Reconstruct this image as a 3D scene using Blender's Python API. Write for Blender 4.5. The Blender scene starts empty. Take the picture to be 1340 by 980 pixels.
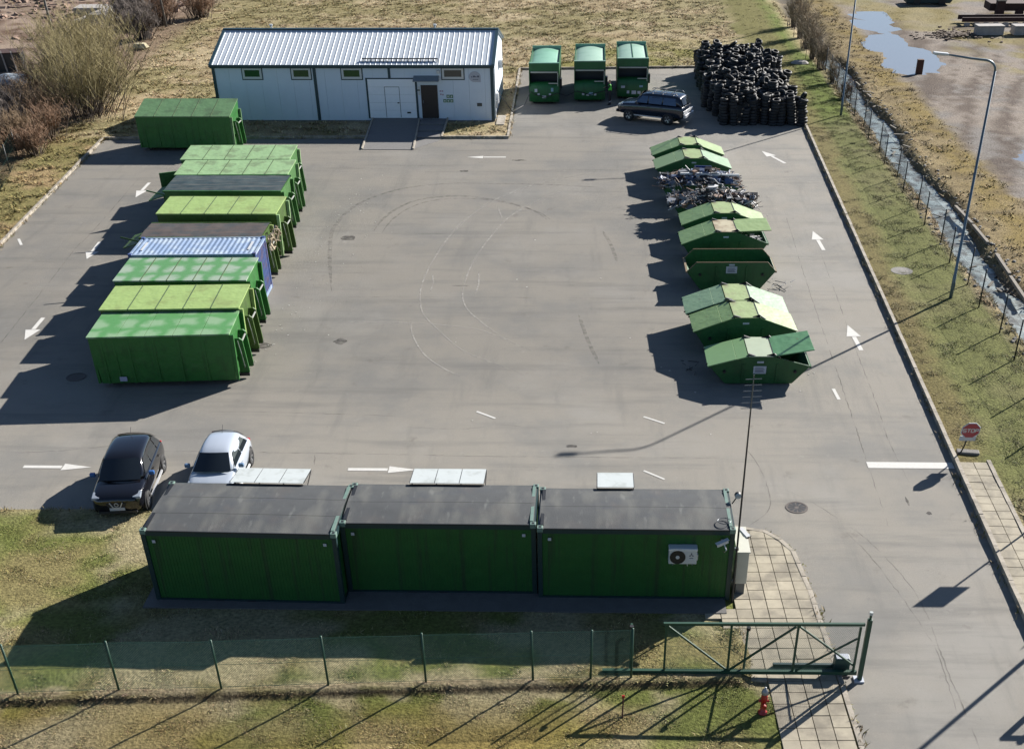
import bpy, bmesh, math, random
import numpy as np
from mathutils import Vector, Matrix, noise as mnoise
from mathutils.geometry import delaunay_2d_cdt
random.seed(7); RNG = np.random.default_rng(7)
R = math.radians
S = bpy.context.scene
COL = S.collection

# ---------------------------------------------------------------- camera
cam_d = bpy.data.cameras.new('camera'); cam = bpy.data.objects.new('camera', cam_d); COL.objects.link(cam)
S.camera = cam
PITCH, YAW, ROLL = 0.6209, -0.0269, -0.0057
cam_d.sensor_width = 36.0; cam_d.lens = 1526.17/1340*36
cam_d.shift_x = -66.92/1340; cam_d.shift_y = 282.17/1340
cam_d.clip_start = 0.5; cam_d.clip_end = 2000
fwd = Vector((math.sin(YAW)*math.cos(PITCH), math.cos(YAW)*math.cos(PITCH), -math.sin(PITCH)))
rgt = Vector((math.cos(YAW), -math.sin(YAW), 0)); upv = rgt.cross(fwd)
r2 = rgt*math.cos(ROLL)+upv*math.sin(ROLL); u2 = -rgt*math.sin(ROLL)+upv*math.cos(ROLL)
M = Matrix((r2, u2, -fwd)).transposed().to_4x4(); M.translation = Vector((1.6024, -29.8825, 21.8091))
cam.matrix_world = M

# ---------------------------------------------------------------- sky, sun, exposure
SUN_AZ, SUN_EL = R(44.5), R(26.6)           # from +X towards +Y
W = bpy.data.worlds.new('World'); S.world = W; W.use_nodes = True
nt = W.node_tree; sky = nt.nodes.new('ShaderNodeTexSky'); sky.sky_type = 'NISHITA'; sky.sun_disc = False
sky.sun_elevation = SUN_EL; sky.sun_rotation = R(90)-SUN_AZ; sky.air_density = 0.75; sky.dust_density = 0.2; sky.ozone_density = 2.0
nt.links.new(sky.outputs[0], nt.nodes['Background'].inputs[0]); nt.nodes['Background'].inputs[1].default_value = 0.05
sl = bpy.data.lights.new('sun', 'SUN'); sl.energy = 5.0; sl.angle = R(0.5); sl.color = (1.0, 0.955, 0.89)
so = bpy.data.objects.new('sun', sl); COL.objects.link(so)
sd = Vector((math.cos(SUN_EL)*math.cos(SUN_AZ), math.cos(SUN_EL)*math.sin(SUN_AZ), math.sin(SUN_EL)))
so.rotation_euler = (-sd).to_track_quat('-Z', 'Y').to_euler(); so.location = (30, 60, 40)
S.view_settings.view_transform = 'Standard'; S.view_settings.look = 'None'
S.view_settings.exposure = 1.25; S.view_settings.gamma = 1.0
S.render.engine = 'CYCLES'

# ---------------------------------------------------------------- helpers
def lin(c):
    return tuple(((v/255)/12.92 if v/255 <= 0.04045 else ((v/255+0.055)/1.055)**2.4) for v in c)

K = 0.60
def look(r, g, b, k=K): return tuple(v*k for v in lin((r, g, b)))

def mat(name, col, rough=0.6, metal=0.0, var=0.12, scale=3.0, col2=None, scale2=1.2, amt2=0.5, bump=0.0, bscale=40.0,
        streak=None, spec=0.5, coat=0.0, rnd=0.0, attr=None, detail=6, rust=0.0, dent=0.0):
    """Principled paint: base colour broken by fine noise (var), patches of col2, optional vertical streaks, bump."""
    m = bpy.data.materials.new(name); m.use_nodes = True
    n = m.node_tree.nodes; l = m.node_tree.links; b = n['Principled BSDF']
    tc = n.new('ShaderNodeTexCoord')
    def mixc(fac, a, bb, mode='MIX'):
        x = n.new('ShaderNodeMix'); x.data_type = 'RGBA'; x.blend_type = mode
        for sock, v in ((x.inputs[0], fac), (x.inputs[6], a), (x.inputs[7], bb)):
            if hasattr(v, 'type'): l.new(v, sock)
            else: sock.default_value = v if not isinstance(v, tuple) else (*v[:3], 1)
        return x.outputs[2]
    def noi(sc, det=detail, vec=None, rough_=0.6):
        x = n.new('ShaderNodeTexNoise'); x.inputs['Scale'].default_value = sc; x.inputs['Detail'].default_value = det
        x.inputs['Roughness'].default_value = rough_
        l.new(vec or tc.outputs['Object'], x.inputs['Vector']); return x.outputs['Fac']
    def ramp(v, a, bb):
        x = n.new('ShaderNodeMapRange'); x.inputs[1].default_value = a; x.inputs[2].default_value = bb; x.interpolation_type = 'SMOOTHSTEP'
        l.new(v, x.inputs[0]); return x.outputs[0]
    if attr:
        at = n.new('ShaderNodeAttribute'); at.attribute_name = attr; c = at.outputs['Color']
        c = mixc(1.0, c, tuple(col), 'MULTIPLY')
    else: c = tuple(col)
    if col2 is not None:
        c = mixc(mul(n, l, ramp(noi(scale2, 8), 0.52-0.2*amt2, 0.66), min(1, 0.4+amt2)), c, tuple(col2))
    if streak is not None:
        mp = n.new('ShaderNodeMapping'); mp.inputs['Scale'].default_value = streak[1]; l.new(tc.outputs['Object'], mp.inputs['Vector'])
        c = mixc(mul(n, l, ramp(noi(1.0, 6, mp.outputs[0]), 0.5, 0.72), streak[2]), c, tuple(streak[0]))
    if rnd:
        oi = n.new('ShaderNodeObjectInfo'); h = n.new('ShaderNodeMapRange')
        h.inputs[3].default_value = 1-rnd; h.inputs[4].default_value = 1+rnd; l.new(oi.outputs['Random'], h.inputs[0])
        x = n.new('ShaderNodeHueSaturation'); l.new(h.outputs[0], x.inputs['Value'])
        if hasattr(c, 'type'): l.new(c, x.inputs['Color'])
        else: x.inputs['Color'].default_value = (*c, 1)
        c = x.outputs[0]
    if var:
        f = n.new('ShaderNodeMapRange'); f.inputs[1].default_value = 0.25; f.inputs[2].default_value = 0.75
        f.inputs[3].default_value = 1-var; f.inputs[4].default_value = 1+var; l.new(noi(scale), f.inputs[0])
        x = n.new('ShaderNodeHueSaturation'); l.new(f.outputs[0], x.inputs['Value'])
        if hasattr(c, 'type'): l.new(c, x.inputs['Color'])
        else: x.inputs['Color'].default_value = (*c, 1)
        c = x.outputs[0]
    if rust:
        c = mixc(mul(n, l, ramp(noi(2.2, 10, None, 0.75), 0.64-0.05*rust, 0.70-0.04*rust), 0.85), c, look(128,92,64))
        c = mixc(mul(n, l, ramp(noi(5.5, 10, None, 0.7), 0.60, 0.74), 0.45), c, look(70,74,58))
    if hasattr(c, 'type'): l.new(c, b.inputs['Base Color'])
    else: b.inputs['Base Color'].default_value = (*c, 1)
    b.inputs['Roughness'].default_value = rough; b.inputs['Metallic'].default_value = metal
    b.inputs['Specular IOR Level'].default_value = spec; b.inputs['Coat Weight'].default_value = coat
    if bump:
        bp = n.new('ShaderNodeBump'); bp.inputs['Strength'].default_value = bump; bp.inputs['Distance'].default_value = 0.05
        l.new(noi(bscale, 8), bp.inputs['Height']); l.new(bp.outputs[0], b.inputs['Normal'])
    if dent:
        b2 = n.new('ShaderNodeBump'); b2.inputs['Strength'].default_value = dent; b2.inputs['Distance'].default_value = 0.12; l.new(noi(1.6, 2), b2.inputs['Height'])
        if b.inputs['Normal'].links: l.new(b.inputs['Normal'].links[0].from_socket, b2.inputs['Normal'])
        l.new(b2.outputs[0], b.inputs['Normal'])
    return m
def mul(n, l, v, k):
    x = n.new('ShaderNodeMath'); x.operation = 'MULTIPLY'; l.new(v, x.inputs[0]); x.inputs[1].default_value = k; return x.outputs[0]

class MB:
    """Mesh collector."""
    def __init__(s): s.v = []; s.f = []
    def add(s, vs, fs):
        o = len(s.v); s.v += [tuple(p) for p in vs]; s.f += [tuple(i+o for i in f) for f in fs]; return s
    def box(s, x0, x1, y0, y1, z0, z1, m=None):
        vs = [Vector(p) for p in ((x0,y0,z0),(x1,y0,z0),(x1,y1,z0),(x0,y1,z0),(x0,y0,z1),(x1,y0,z1),(x1,y1,z1),(x0,y1,z1))]
        if m is not None: vs = [m @ p for p in vs]
        return s.add(vs, [(0,3,2,1),(4,5,6,7),(0,1,5,4),(1,2,6,5),(2,3,7,6),(3,0,4,7)])
    def bar(s, a, b, w, h=None, up=(0,0,1)):
        a, b = Vector(a), Vector(b); h = h or w; d = (b-a); L = d.length; d.normalize(); u = Vector(up)
        if abs(d.dot(u)) > 0.98: u = Vector((1,0,0))
        x = d.cross(u).normalized(); z = x.cross(d)
        m = Matrix((x, d, z)).transposed().to_4x4(); m.translation = a
        return s.box(-w/2, w/2, 0, L, -h/2, h/2, m)
    def prism(s, poly, y0, y1, ax='y', m=None):
        n = len(poly); e = {'y': lambda p, t: (p[0], t, p[1]), 'x': lambda p, t: (t, p[0], p[1]), 'z': lambda p, t: (p[0], p[1], t)}[ax]
        vs = [Vector(e(p, y0)) for p in poly]+[Vector(e(p, y1)) for p in poly]
        if m is not None: vs = [m @ p for p in vs]
        return s.add(vs, [tuple(range(n)), tuple(range(2*n-1, n-1, -1))]+[(i, i+n, (i+1) % n+n, (i+1) % n) for i in range(n)])
    def tube(s, pts, r, n=8, cap=True):
        pts = [Vector(p) for p in pts]; rs = r if isinstance(r, (list, tuple)) else [r]*len(pts); o = len(s.v); ref = None
        for i, p in enumerate(pts):
            d = (pts[min(i+1, len(pts)-1)]-pts[max(i-1, 0)]).normalized()
            if ref is None: ref = d.orthogonal().normalized()
            else: ref = (ref-d*ref.dot(d)).normalized()
            q = d.cross(ref)
            for k in range(n):
                a = 2*math.pi*k/n; s.v.append(tuple(p+(ref*math.cos(a)+q*math.sin(a))*rs[i]))
        for i in range(len(pts)-1):
            for k in range(n):
                a = o+i*n+k; b = o+i*n+(k+1) % n; s.f.append((a, b, b+n, a+n))
        if cap:
            s.f.append(tuple(o+k for k in range(n-1, -1, -1))); e = o+(len(pts)-1)*n; s.f.append(tuple(e+k for k in range(n)))
        return s
    def lathe(s, prof, c=(0,0,0), n=24, ax='z'):
        o = len(s.v)
        for (r, h) in prof:
            for k in range(n):
                a = 2*math.pi*k/n; p = (r*math.cos(a), r*math.sin(a), h)
                if ax == 'y': p = (p[0], p[2], p[1])
                if ax == 'x': p = (p[2], p[0], p[1])
                s.v.append((p[0]+c[0], p[1]+c[1], p[2]+c[2]))
        for i in range(len(prof)-1):
            for k in range(n):
                a = o+i*n+k; b = o+i*n+(k+1) % n; s.f.append((a, b, b+n, a+n))
        return s
    def grid(s, fn, nu, nv):
        o = len(s.v)
        for i in range(nu+1):
            for j in range(nv+1): s.v.append(tuple(fn(i/nu, j/nv)))
        for i in range(nu):
            for j in range(nv):
                a = o+i*(nv+1)+j; s.f.append((a, a+nv+1, a+nv+2, a+1))
        return s
    def mesh(s, name, smooth=False):
        me = bpy.data.meshes.new(name); me.from_pydata(s.v, [], s.f); me.validate(); me.update()
        bm = bmesh.new(); bm.from_mesh(me); bmesh.ops.recalc_face_normals(bm, faces=bm.faces); bm.to_mesh(me); bm.free()
        if smooth:
            for p in me.polygons: p.use_smooth = True
        return me
    def build(s, name, m, parent=None, smooth=False, bevel=0, label=None, loc=None, rot=None, subd=0):
        return place(name, s.mesh(name, smooth), m, parent, loc, rot, bevel, label, subd)
def place(name, me, m, parent=None, loc=None, rot=None, bevel=0, label=None, subd=0):
    if m is not None and not me.materials: me.materials.append(m)
    o = bpy.data.objects.new(name, me); COL.objects.link(o)
    if parent is not None: o.parent = parent
    if loc is not None: o.location = loc
    if rot is not None: o.rotation_euler = rot
    if bevel:
        b = o.modifiers.new('bevel', 'BEVEL'); b.width = bevel; b.segments = 2; b.limit_method = 'ANGLE'; b.angle_limit = R(40)
    if subd:
        b = o.modifiers.new('subd', 'SUBSURF'); b.levels = subd; b.render_levels = subd
    if label: o['label'] = label
    return o
def tag(o, label, cat, group=None):
    o['label'] = label; o['category'] = cat
    if group: o['group'] = group
    return o
def thing(name, label, cat, loc=(0,0,0), rz=0, group=None):
    o = bpy.data.objects.new(name, None); COL.objects.link(o); o.empty_display_size = 0.3
    o.location = loc; o.rotation_euler = (0, 0, rz); return tag(o, label, cat, group)
def struct(o): o['kind'] = 'structure'; return o
def stuff(o): o['kind'] = 'stuff'; return o
def nodes_of(m): return m.node_tree.nodes, m.node_tree.links, m.node_tree.nodes['Principled BSDF']

# ---------------------------------------------------------------- ground: zones and terrain
_tab = RNG.random((256, 256))
def vnoise(x, y, sc):
    x = np.asarray(x)*sc+101.3; y = np.asarray(y)*sc+57.7
    xi = np.floor(x).astype(int); yi = np.floor(y).astype(int); fx = x-xi; fy = y-yi
    fx = fx*fx*(3-2*fx); fy = fy*fy*(3-2*fy); t = lambda a, b: _tab[a % 256, b % 256]
    return (t(xi, yi)*(1-fx)+t(xi+1, yi)*fx)*(1-fy)+(t(xi, yi+1)*(1-fx)+t(xi+1, yi+1)*fx)*fy
def fbm(x, y, sc, o=4):
    r = 0; a = 0.5; tot = 0
    for i in range(o): r = r+a*vnoise(x, y, sc*2**i); tot += a; a *= 0.55
    return r/tot
def sstep(v, a, b):
    t = np.clip((v-a)/(b-a), 0, 1); return t*t*(3-2*t)
ASPH = [(8.9,-16),(14.6,-16),(15.34,9.2),(16.8,57.8),(17.4,78),(-4.65,76.8),(-4.3,54.9),(-9.0,54.9),(-20.5,54.75),(-32.78,54.43),
        (-30.9,32.4),(-28.5,4.95),(-14.0,5.15),(6.6,4.4),(7.63,4.12),(8.15,3.55),(8.5,2.81),(8.73,0.6),(8.8,-1.0),(8.97,-4.1),(9.05,-6.6)]
def inpoly(x, y, poly):
    x = np.asarray(x, float); y = np.asarray(y, float); r = np.zeros(x.shape, bool); n = len(poly)
    for i in range(n):
        (x0, y0), (x1, y1) = poly[i], poly[(i+1) % n]
        if y0 == y1: continue
        c = ((y0 > y) != (y1 > y)) & (x < (x1-x0)*(y-y0)/(y1-y0)+x0); r ^= c
    return r
# polygon of the slab pavement beside the cabins
PAVE = [(6.3,4.3),(7.55,3.97),(8.05,3.45),(8.37,2.75),(8.6,0.6),(8.67,-1.0),(8.84,-4.1),(8.92,-6.6),(8.8,-16),(6.6,-16),(6.85,-6.7),(7.05,-4.3),(6.55,-4.2),(6.45,-1.35),(4.8,-1.15),(5.2,-0.35),(6.3,-0.3)]
PUD = [(27.2,101),(29,104.5),(31.4,104),(31.0,95),(31.2,87),(31.9,80.2),(30.3,75.8),(27.6,75.0),(26.2,78),(27.3,82.5),(26.5,84.5),(26.9,92.4)]
PUD2 = [(29.3,50.1),(30.4,51.8),(33,52.5),(33,48.8),(30,48.1)]
def ditch(x, y):     # 1 in the ditch east of the right-hand fence
    c = 22.25-0.004*(60-y)+0.2*np.sin(y*0.35); return sstep(1.25-np.abs(x-c), 0, 0.8)*sstep(y, 4, 8)
def height(x, y):
    z = 0.09+0.05*(fbm(x, y, 0.55)-0.5)+0.03*(fbm(x, y, 2.2, 2)-0.5)
    d = ditch(x, y); z = z*(1-d)+d*(-0.46+0.50*(fbm(x, y, 0.7)-0.5)+.08*(fbm(x, y, 2.5, 2)-.5))
    e = sstep(x, 24.0, 26.5)*sstep(y, 15, 25)
    z = z+e*0.10*(fbm(x, y, 0.35)-0.5)+e*0.10*(fbm(x*1.6-y*0.5, y*0.18, 1.1)-0.5)
    for P in (PUD, PUD2):
        cx = sum(p[0] for p in P)/len(P); cy = sum(p[1] for p in P)/len(P)
        q = inpoly(cx+(x-cx)/1.04+0.9*(fbm(x, y, .5)-.5), cy+(y-cy)/1.04+1.2*(fbm(y, x, .5)-.5), P)
        z = z-np.where(q, 0.085+.14*(fbm(x+9, y*.8, .8)-.47), 0.0)
    w = sstep(-x, 37, 44)*sstep(y, 40, 55); z = z+w*(0.35*(fbm(x, y, 0.25)-0.5))
    lq = y+4.42-0.061*x+.10*(fbm(x*1.0, y*0, 1.2)-.5)      # low earth bank along the near fence
    z = z+(0.13+.08*(fbm(x, y*0, .9)-.5))*sstep(lq, -.10, .10)*sstep(6.6-x, 0, .8)*sstep(-1.2-y, 0, 1.5)*sstep(x, -60, -50)
    z = z+0.07*sstep(x, 15.5, 16.2)*sstep(20.6-x, 0, .8)*sstep(y, 9.5, 11)
    z = np.where((x > 14.6) & (x < 16.5+.028*(y-9)) & (y < 9.25) & (y > -16), np.minimum(z, 0.04), z)
    return np.where((x > 4.7) & (x < 9.2) & (y < 4.5) & (y > -16) & inpoly(x*0.985+0.05, y, PAVE), np.minimum(z, 0.05), z)
DRY, DRY2, GRN, OLV = look(200,182,146), look(172,152,116), look(120,132,62), look(136,132,80)
GLD, DIRT, MUD, BRN, GRV = look(170,144,74), look(162,150,138), look(104,90,80), look(146,124,106), look(148,142,136)
def zone(x, y):
    """Albedo (N,3), tuft density 0..1, tuft height"""
    x = np.asarray(x, float); y = np.asarray(y, float); n1 = fbm(x, y, 0.16); n2 = fbm(x, y, 0.6); n3 = fbm(x+40, y-17, 0.33)
    C = lambda a, b, t: a*(1-t[:, None])+np.asarray(b)*t[:, None]
    c = np.tile(np.asarray(DRY), (len(x), 1)); d = np.full(len(x), 0.75); h = np.full(len(x), 0.20)
    c = C(c, DRY2, sstep(n2, 0.42, 0.65)); c = C(c, look(196,176,140), sstep(n3, 0.55, 0.7))
    g = sstep(n1+0.25*(n2-0.5), 0.50, 0.64)*0.55
    c = C(c, OLV, g)
    # back field by the yard edge is greener
    b = sstep(y, 72, 76)*sstep(92-y, 0, 8)*sstep(x, -6, 0)*sstep(19-x, 0, 3)*(0.35+0.65*sstep(n2, 0.35, 0.6)); c = C(c, look(150,144,82), b)
    # front strip and left front lawn
    f = sstep(5.4-y, 0, 0.6); c = C(c, look(146,136,90), f*0.95); c = C(c, look(116,126,64), f*sstep(n2, 0.36, 0.54)*0.85); c = C(c, look(186,172,138), f*sstep(n3+0.6*(n2-.5), 0.50, 0.60)*0.8)
    c = C(c, look(152,130,70), f*sstep(-4.5-y, 0, 1.5)*sstep(n1, .4, .6)*0.6); h = h*(1-f)+f*0.10; d = d*(1-f)+f*0.95
    # east lawn between kerb and fence
    e = sstep(x, 15.0, 15.4)*sstep(20.9-x, 0, 0.6)*sstep(y, 5, 8)
    ge = sstep(n3, 0.35, 0.6)
    c = C(c, look(136,134,88), e); c = C(c, look(124,128,74), e*sstep(n3, 0.3, 0.5)*0.75); c = C(c, look(116,134,54), e*sstep(y, 56, 63)*0.75); c = C(c, look(142,118,84), e*sstep(16.6+0.03*y-x+1.2*(n2-.5), -0.1, 0.6)*0.5)
    h = h*(1-e)+e*0.09
    # west strip along the left kerb
    w = sstep(-x, 28, 31)*sstep(56-y, 0, 3); c = C(c, look(150,140,92), w); c = C(c, look(186,160,120), w*sstep(n2, .5, .65)*.8)
    br = sstep(-x-0.05*(y-50), 35.2, 37.5)*sstep(y, 30, 36); c = C(c, BRN, br*0.85); d = d*(1-0.6*br)
    db = sstep(-x, 40.5, 44)*sstep(y, 58, 66); c = C(c, look(148,128,112), db); c = C(c, look(178,158,140), db*sstep(n3, 0.45, 0.6)); c = C(c, look(112,88,72), db*sstep(n2, 0.52, 0.66)); d = d*(1-db)+0.12*db
    # east of the ditch: gold moss bank, then gravel tracks
    x2 = x-0.0*y; m = sstep(x2, 22.6, 23.4)*sstep(y, 6, 12)
    c = C(c, look(160,142,104), m); c = C(c, look(148,128,66), m*.8*sstep(x2+1.6*(n2-.5), 24.0, 25.2)*sstep(n3+.5*(n2-.5), .3, .5)*0.9); c = C(c, look(120,104,74), m*sstep(fbm(x, y, 1.3), .52, .64)*.7); d = d*(1-m)+0.5*m
    t = sstep(x2+1.5*(n2-0.5)-0.45*sstep(y, 60, 75)*0, 26.6, 27.6)*sstep(y, 8, 14)
    c = C(c, DIRT, t); c = C(c, GRV, t*sstep(n3, 0.42, 0.6)); st = fbm(x*1.5-0.45*y, y*0.12, 1.0); c = C(c, MUD, t*sstep(st, 0.46, 0.62)*0.85); d = d*(1-t)+0.03*t; h = h*(1-t)+0.08*t
    f2 = t*.55*sstep(x+0.25*(y-80)+5*(n1-.5), 33.5, 37)*sstep(y, 58, 66); c = C(c, look(160,146,70), f2*sstep(n1+.5*(n2-.5), 0.42, 0.55)); d = np.maximum(d, f2*0.5*sstep(n1+.5*(n2-.5), 0.42, 0.55))
    dt = ditch(x, y); c = C(c, look(112,104,92), dt); d = d*(1-dt)+0.12*dt*(dt < .9)
    lq = y+4.42-0.061*x+.10*(fbm(x*1.0, y*0, 1.2)-.5); lip = np.exp(-((lq+.02)/0.12)**2)*sstep(6.8-x, 0, 1.0); c = C(c, look(92,76,58), lip*0.95); lp2 = np.exp(-((lq-.27)/0.16)**2)*sstep(6.8-x, 0, 1.0); c = C(c, look(190,172,140), lp2*0.8*sstep(n2, .35, .5)); d = d*(1-.9*lip)
    return c, d, h
def build_ground():
    pts = []
    for (x0, x1, y0, y1, s) in ((-46,46,-16,82,0.62), (-70,60,82,130,1.15)):
        gx, gy = np.meshgrid(np.arange(x0, x1, s), np.arange(y0, y1, s)); gx = gx+RNG.uniform(-.2, .2, gx.shape)*s; gy = gy+RNG.uniform(-.2, .2, gy.shape)*s
        pts.append(np.stack([gx.ravel(), gy.ravel()], 1))
    gx, gy = np.meshgrid(np.arange(-600, 601, 20.0), np.arange(-400, 801, 20.0)); q = np.stack([gx.ravel(), gy.ravel()], 1)
    k = (q[:, 0] > -46) & (q[:, 0] < 46) & (q[:, 1] > -16) & (q[:, 1] < 130); pts.append(q[~k])
    gx, gy = np.meshgrid(np.arange(20.4, 24.2, 0.3), np.arange(4, 82, 0.45)); pts.append(np.stack([gx.ravel(), gy.ravel()], 1))
    gx, gy = np.meshgrid(np.arange(-30, 7.5, 0.3), np.arange(-.66, .7, 0.11)); pts.append(np.stack([gx.ravel(), (gy-4.42+.061*gx).ravel()], 1))
    p = np.concatenate(pts)
    inside = inpoly(p[:, 0], p[:, 1], ASPH); p = p[~inside]
    n = len(p); loop = []
    for i in range(len(ASPH)):
        a, b = Vector(ASPH[i]), Vector(ASPH[(i+1) % len(ASPH)]); m = max(1, int((b-a).length/0.8))
        loop += [tuple(a.lerp(b, t/m)) for t in range(m)]
    V = [Vector(v) for v in p]+[Vector(v) for v in loop]; E = [(n+i, n+(i+1) % len(loop)) for i in range(len(loop))]
    vo, eo, fo, *_ = delaunay_2d_cdt(V, E, [], 0, 1e-5)
    v = np.array([(a.x, a.y) for a in vo]); f = np.array([t for t in fo if len(t) == 3])
    c = v[f].mean(1); f = f[~inpoly(c[:, 0], c[:, 1], ASPH)]
    z = height(v[:, 0], v[:, 1]); col, _, _ = zone(v[:, 0], v[:, 1])
    me = bpy.data.meshes.new('ground'); me.from_pydata(np.column_stack([v, z]).tolist(), [], f.tolist())
    a = me.color_attributes.new('Col', 'FLOAT_COLOR', 'POINT'); a.data.foreach_set('color', np.column_stack([col, np.ones(len(col))]).astype(np.float32).ravel())
    for q in me.polygons: q.use_smooth = True
    m = mat('earth', (1,1,1), 0.95, attr='Col', var=0.55, scale=8.0, bump=1.0, bscale=11.0, spec=0.1, detail=6)
    o = place('ground', me, m); return struct(o)
build_ground()

# grass: small blades and dead tufts spread over the soft ground
TUFT = False
def build_grass(name, x0, x1, y0, y1, n, size, seed, wide=1.0):
    r = np.random.default_rng(seed)
    x = r.uniform(x0, x1, n); y = r.uniform(y0, y1, n); c, d, h = zone(x, y)
    clump = sstep(fbm(x, y, 1.7, 3), 0.42, 0.66)
    keep = (r.random(n) < d*(0.6+0.4*clump)) & ~inpoly(x, y, ASPH)
    for (a, b, e, f) in NOGRASS: keep &= ~((x > a) & (x < b) & (y > e) & (y < f))
    if TUFT: keep &= fbm(x+13, y-5, .9, 3) > .5; c = c*.6+np.asarray(DRY)*.55
    keep &= ~inpoly(x, y, PAVE)
    for P in (PUD, PUD2): keep &= ~inpoly(x, y, P)
    x, y, c, h, clump = x[keep], y[keep], c[keep], h[keep], clump[keep]; n = len(x); z = height(x, y)-0.02
    nb = 3; X = np.repeat(x, nb); Y = np.repeat(y, nb); Z = np.repeat(z, nb); H = np.repeat(h*0.34*size*(0.45+0.8*clump), nb)*r.uniform(0.5, 1.35, n*nb)
    a = r.uniform(0, 2*np.pi, n*nb); lean = r.uniform(0.8, 3.0, n*nb); w = (0.010+H*0.22)*wide*r.uniform(0.6, 1.4, n*nb)
    px, py = -np.sin(a)*w, np.cos(a)*w; ox, oy = r.normal(0, 0.06*size, n*nb), r.normal(0, 0.06*size, n*nb)
    v = np.empty((n*nb, 3, 3)); v[:, 0] = np.stack([X+ox+px, Y+oy+py, Z], 1); v[:, 1] = np.stack([X+ox-px, Y+oy-py, Z], 1)
    v[:, 2] = np.stack([X+ox+np.cos(a)*H*lean, Y+oy+np.sin(a)*H*lean, Z+H], 1)
    cc = np.repeat(c, nb, 0)*(r.uniform(0.75, 1.5, (n*nb, 1)) if 'field' in name else r.uniform(0.5, 1.6, (n*nb, 1))); cc = cc*(1+r.normal(0, 0.06, (n*nb, 3)))
    me = bpy.data.meshes.new(name); N = n*nb
    me.vertices.add(N*3); me.vertices.foreach_set('co', v.astype(np.float32).ravel()); me.loops.add(N*3); me.loops.foreach_set('vertex_index', np.arange(N*3, dtype=np.int32))
    me.polygons.add(N); me.polygons.foreach_set('loop_start', np.arange(0, N*3, 3, dtype=np.int32)); me.polygons.foreach_set('loop_total', np.full(N, 3, np.int32)); me.update()
    at = me.color_attributes.new('Col', 'FLOAT_COLOR', 'POINT'); at.data.foreach_set('color', np.column_stack([np.repeat(np.clip(cc, 0, 1), 3, 0), np.ones(N*3)]).astype(np.float32).ravel())
    return place(name, me, M_GRASS)
M_GRASS = mat('grass_blades', (1.12,1.1,1.05), 0.8, attr='Col', var=0, spec=0.2)
NOGRASS = [(-12.4,6.4,-0.4,4.6), (-25.9,-5.4,59.0,69.2), (-14.3,-8.9,51,59.3), (14.6,16.65,-16,9.3), (-5.6,-4.9,58,66)]
for a in (('near_grass', -24, 9, -11, 5.3, 230000, 1.0, 1, 1.0, 'short patchy yellow green grass around the chain link fence by the cabins'),
          ('verge_grass', 15.0, 21.2, 5, 80, 130000, 1.25, 2, 1.1, 'short green grass strip between the right hand kerb and the fence'),
          ('field_grass', -46, 21, 54, 118, 210000, 1.5, 3, 1.25, 'matted tan dead grass in the field behind the yard'),
          ('west_grass', -40, -28, 28, 60, 34000, 1.4, 4, 1.2, 'dry grass along the left hand kerb'),
          ('bank_grass', 22.3, 48, 10, 112, 90000, 1.5, 5, 1.2, 'yellow moss and dead grass beyond the ditch')):
    g = stuff(build_grass(*a[:-1])); g['label'] = a[-1]; g['category'] = 'grass'
TUFT = True
for a in (('lawn_tufts', -24, 9, -11, 5.3, 18000, 1.6, 11, .55, 'taller dry grass tufts scattered over the near lawn'), ('verge_tufts', 15.3, 21.0, 9.6, 80, 10000, 1.8, 12, .6, 'taller tufts scattered over the right verge'), ('field_tufts', -46, 21, 54, 112, 34000, 2.1, 13, .7, 'matted straw tufts scattered over the back field')):
    g = stuff(build_grass(*a[:-1])); g['label'] = a[-1]; g['category'] = 'grass'

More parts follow.
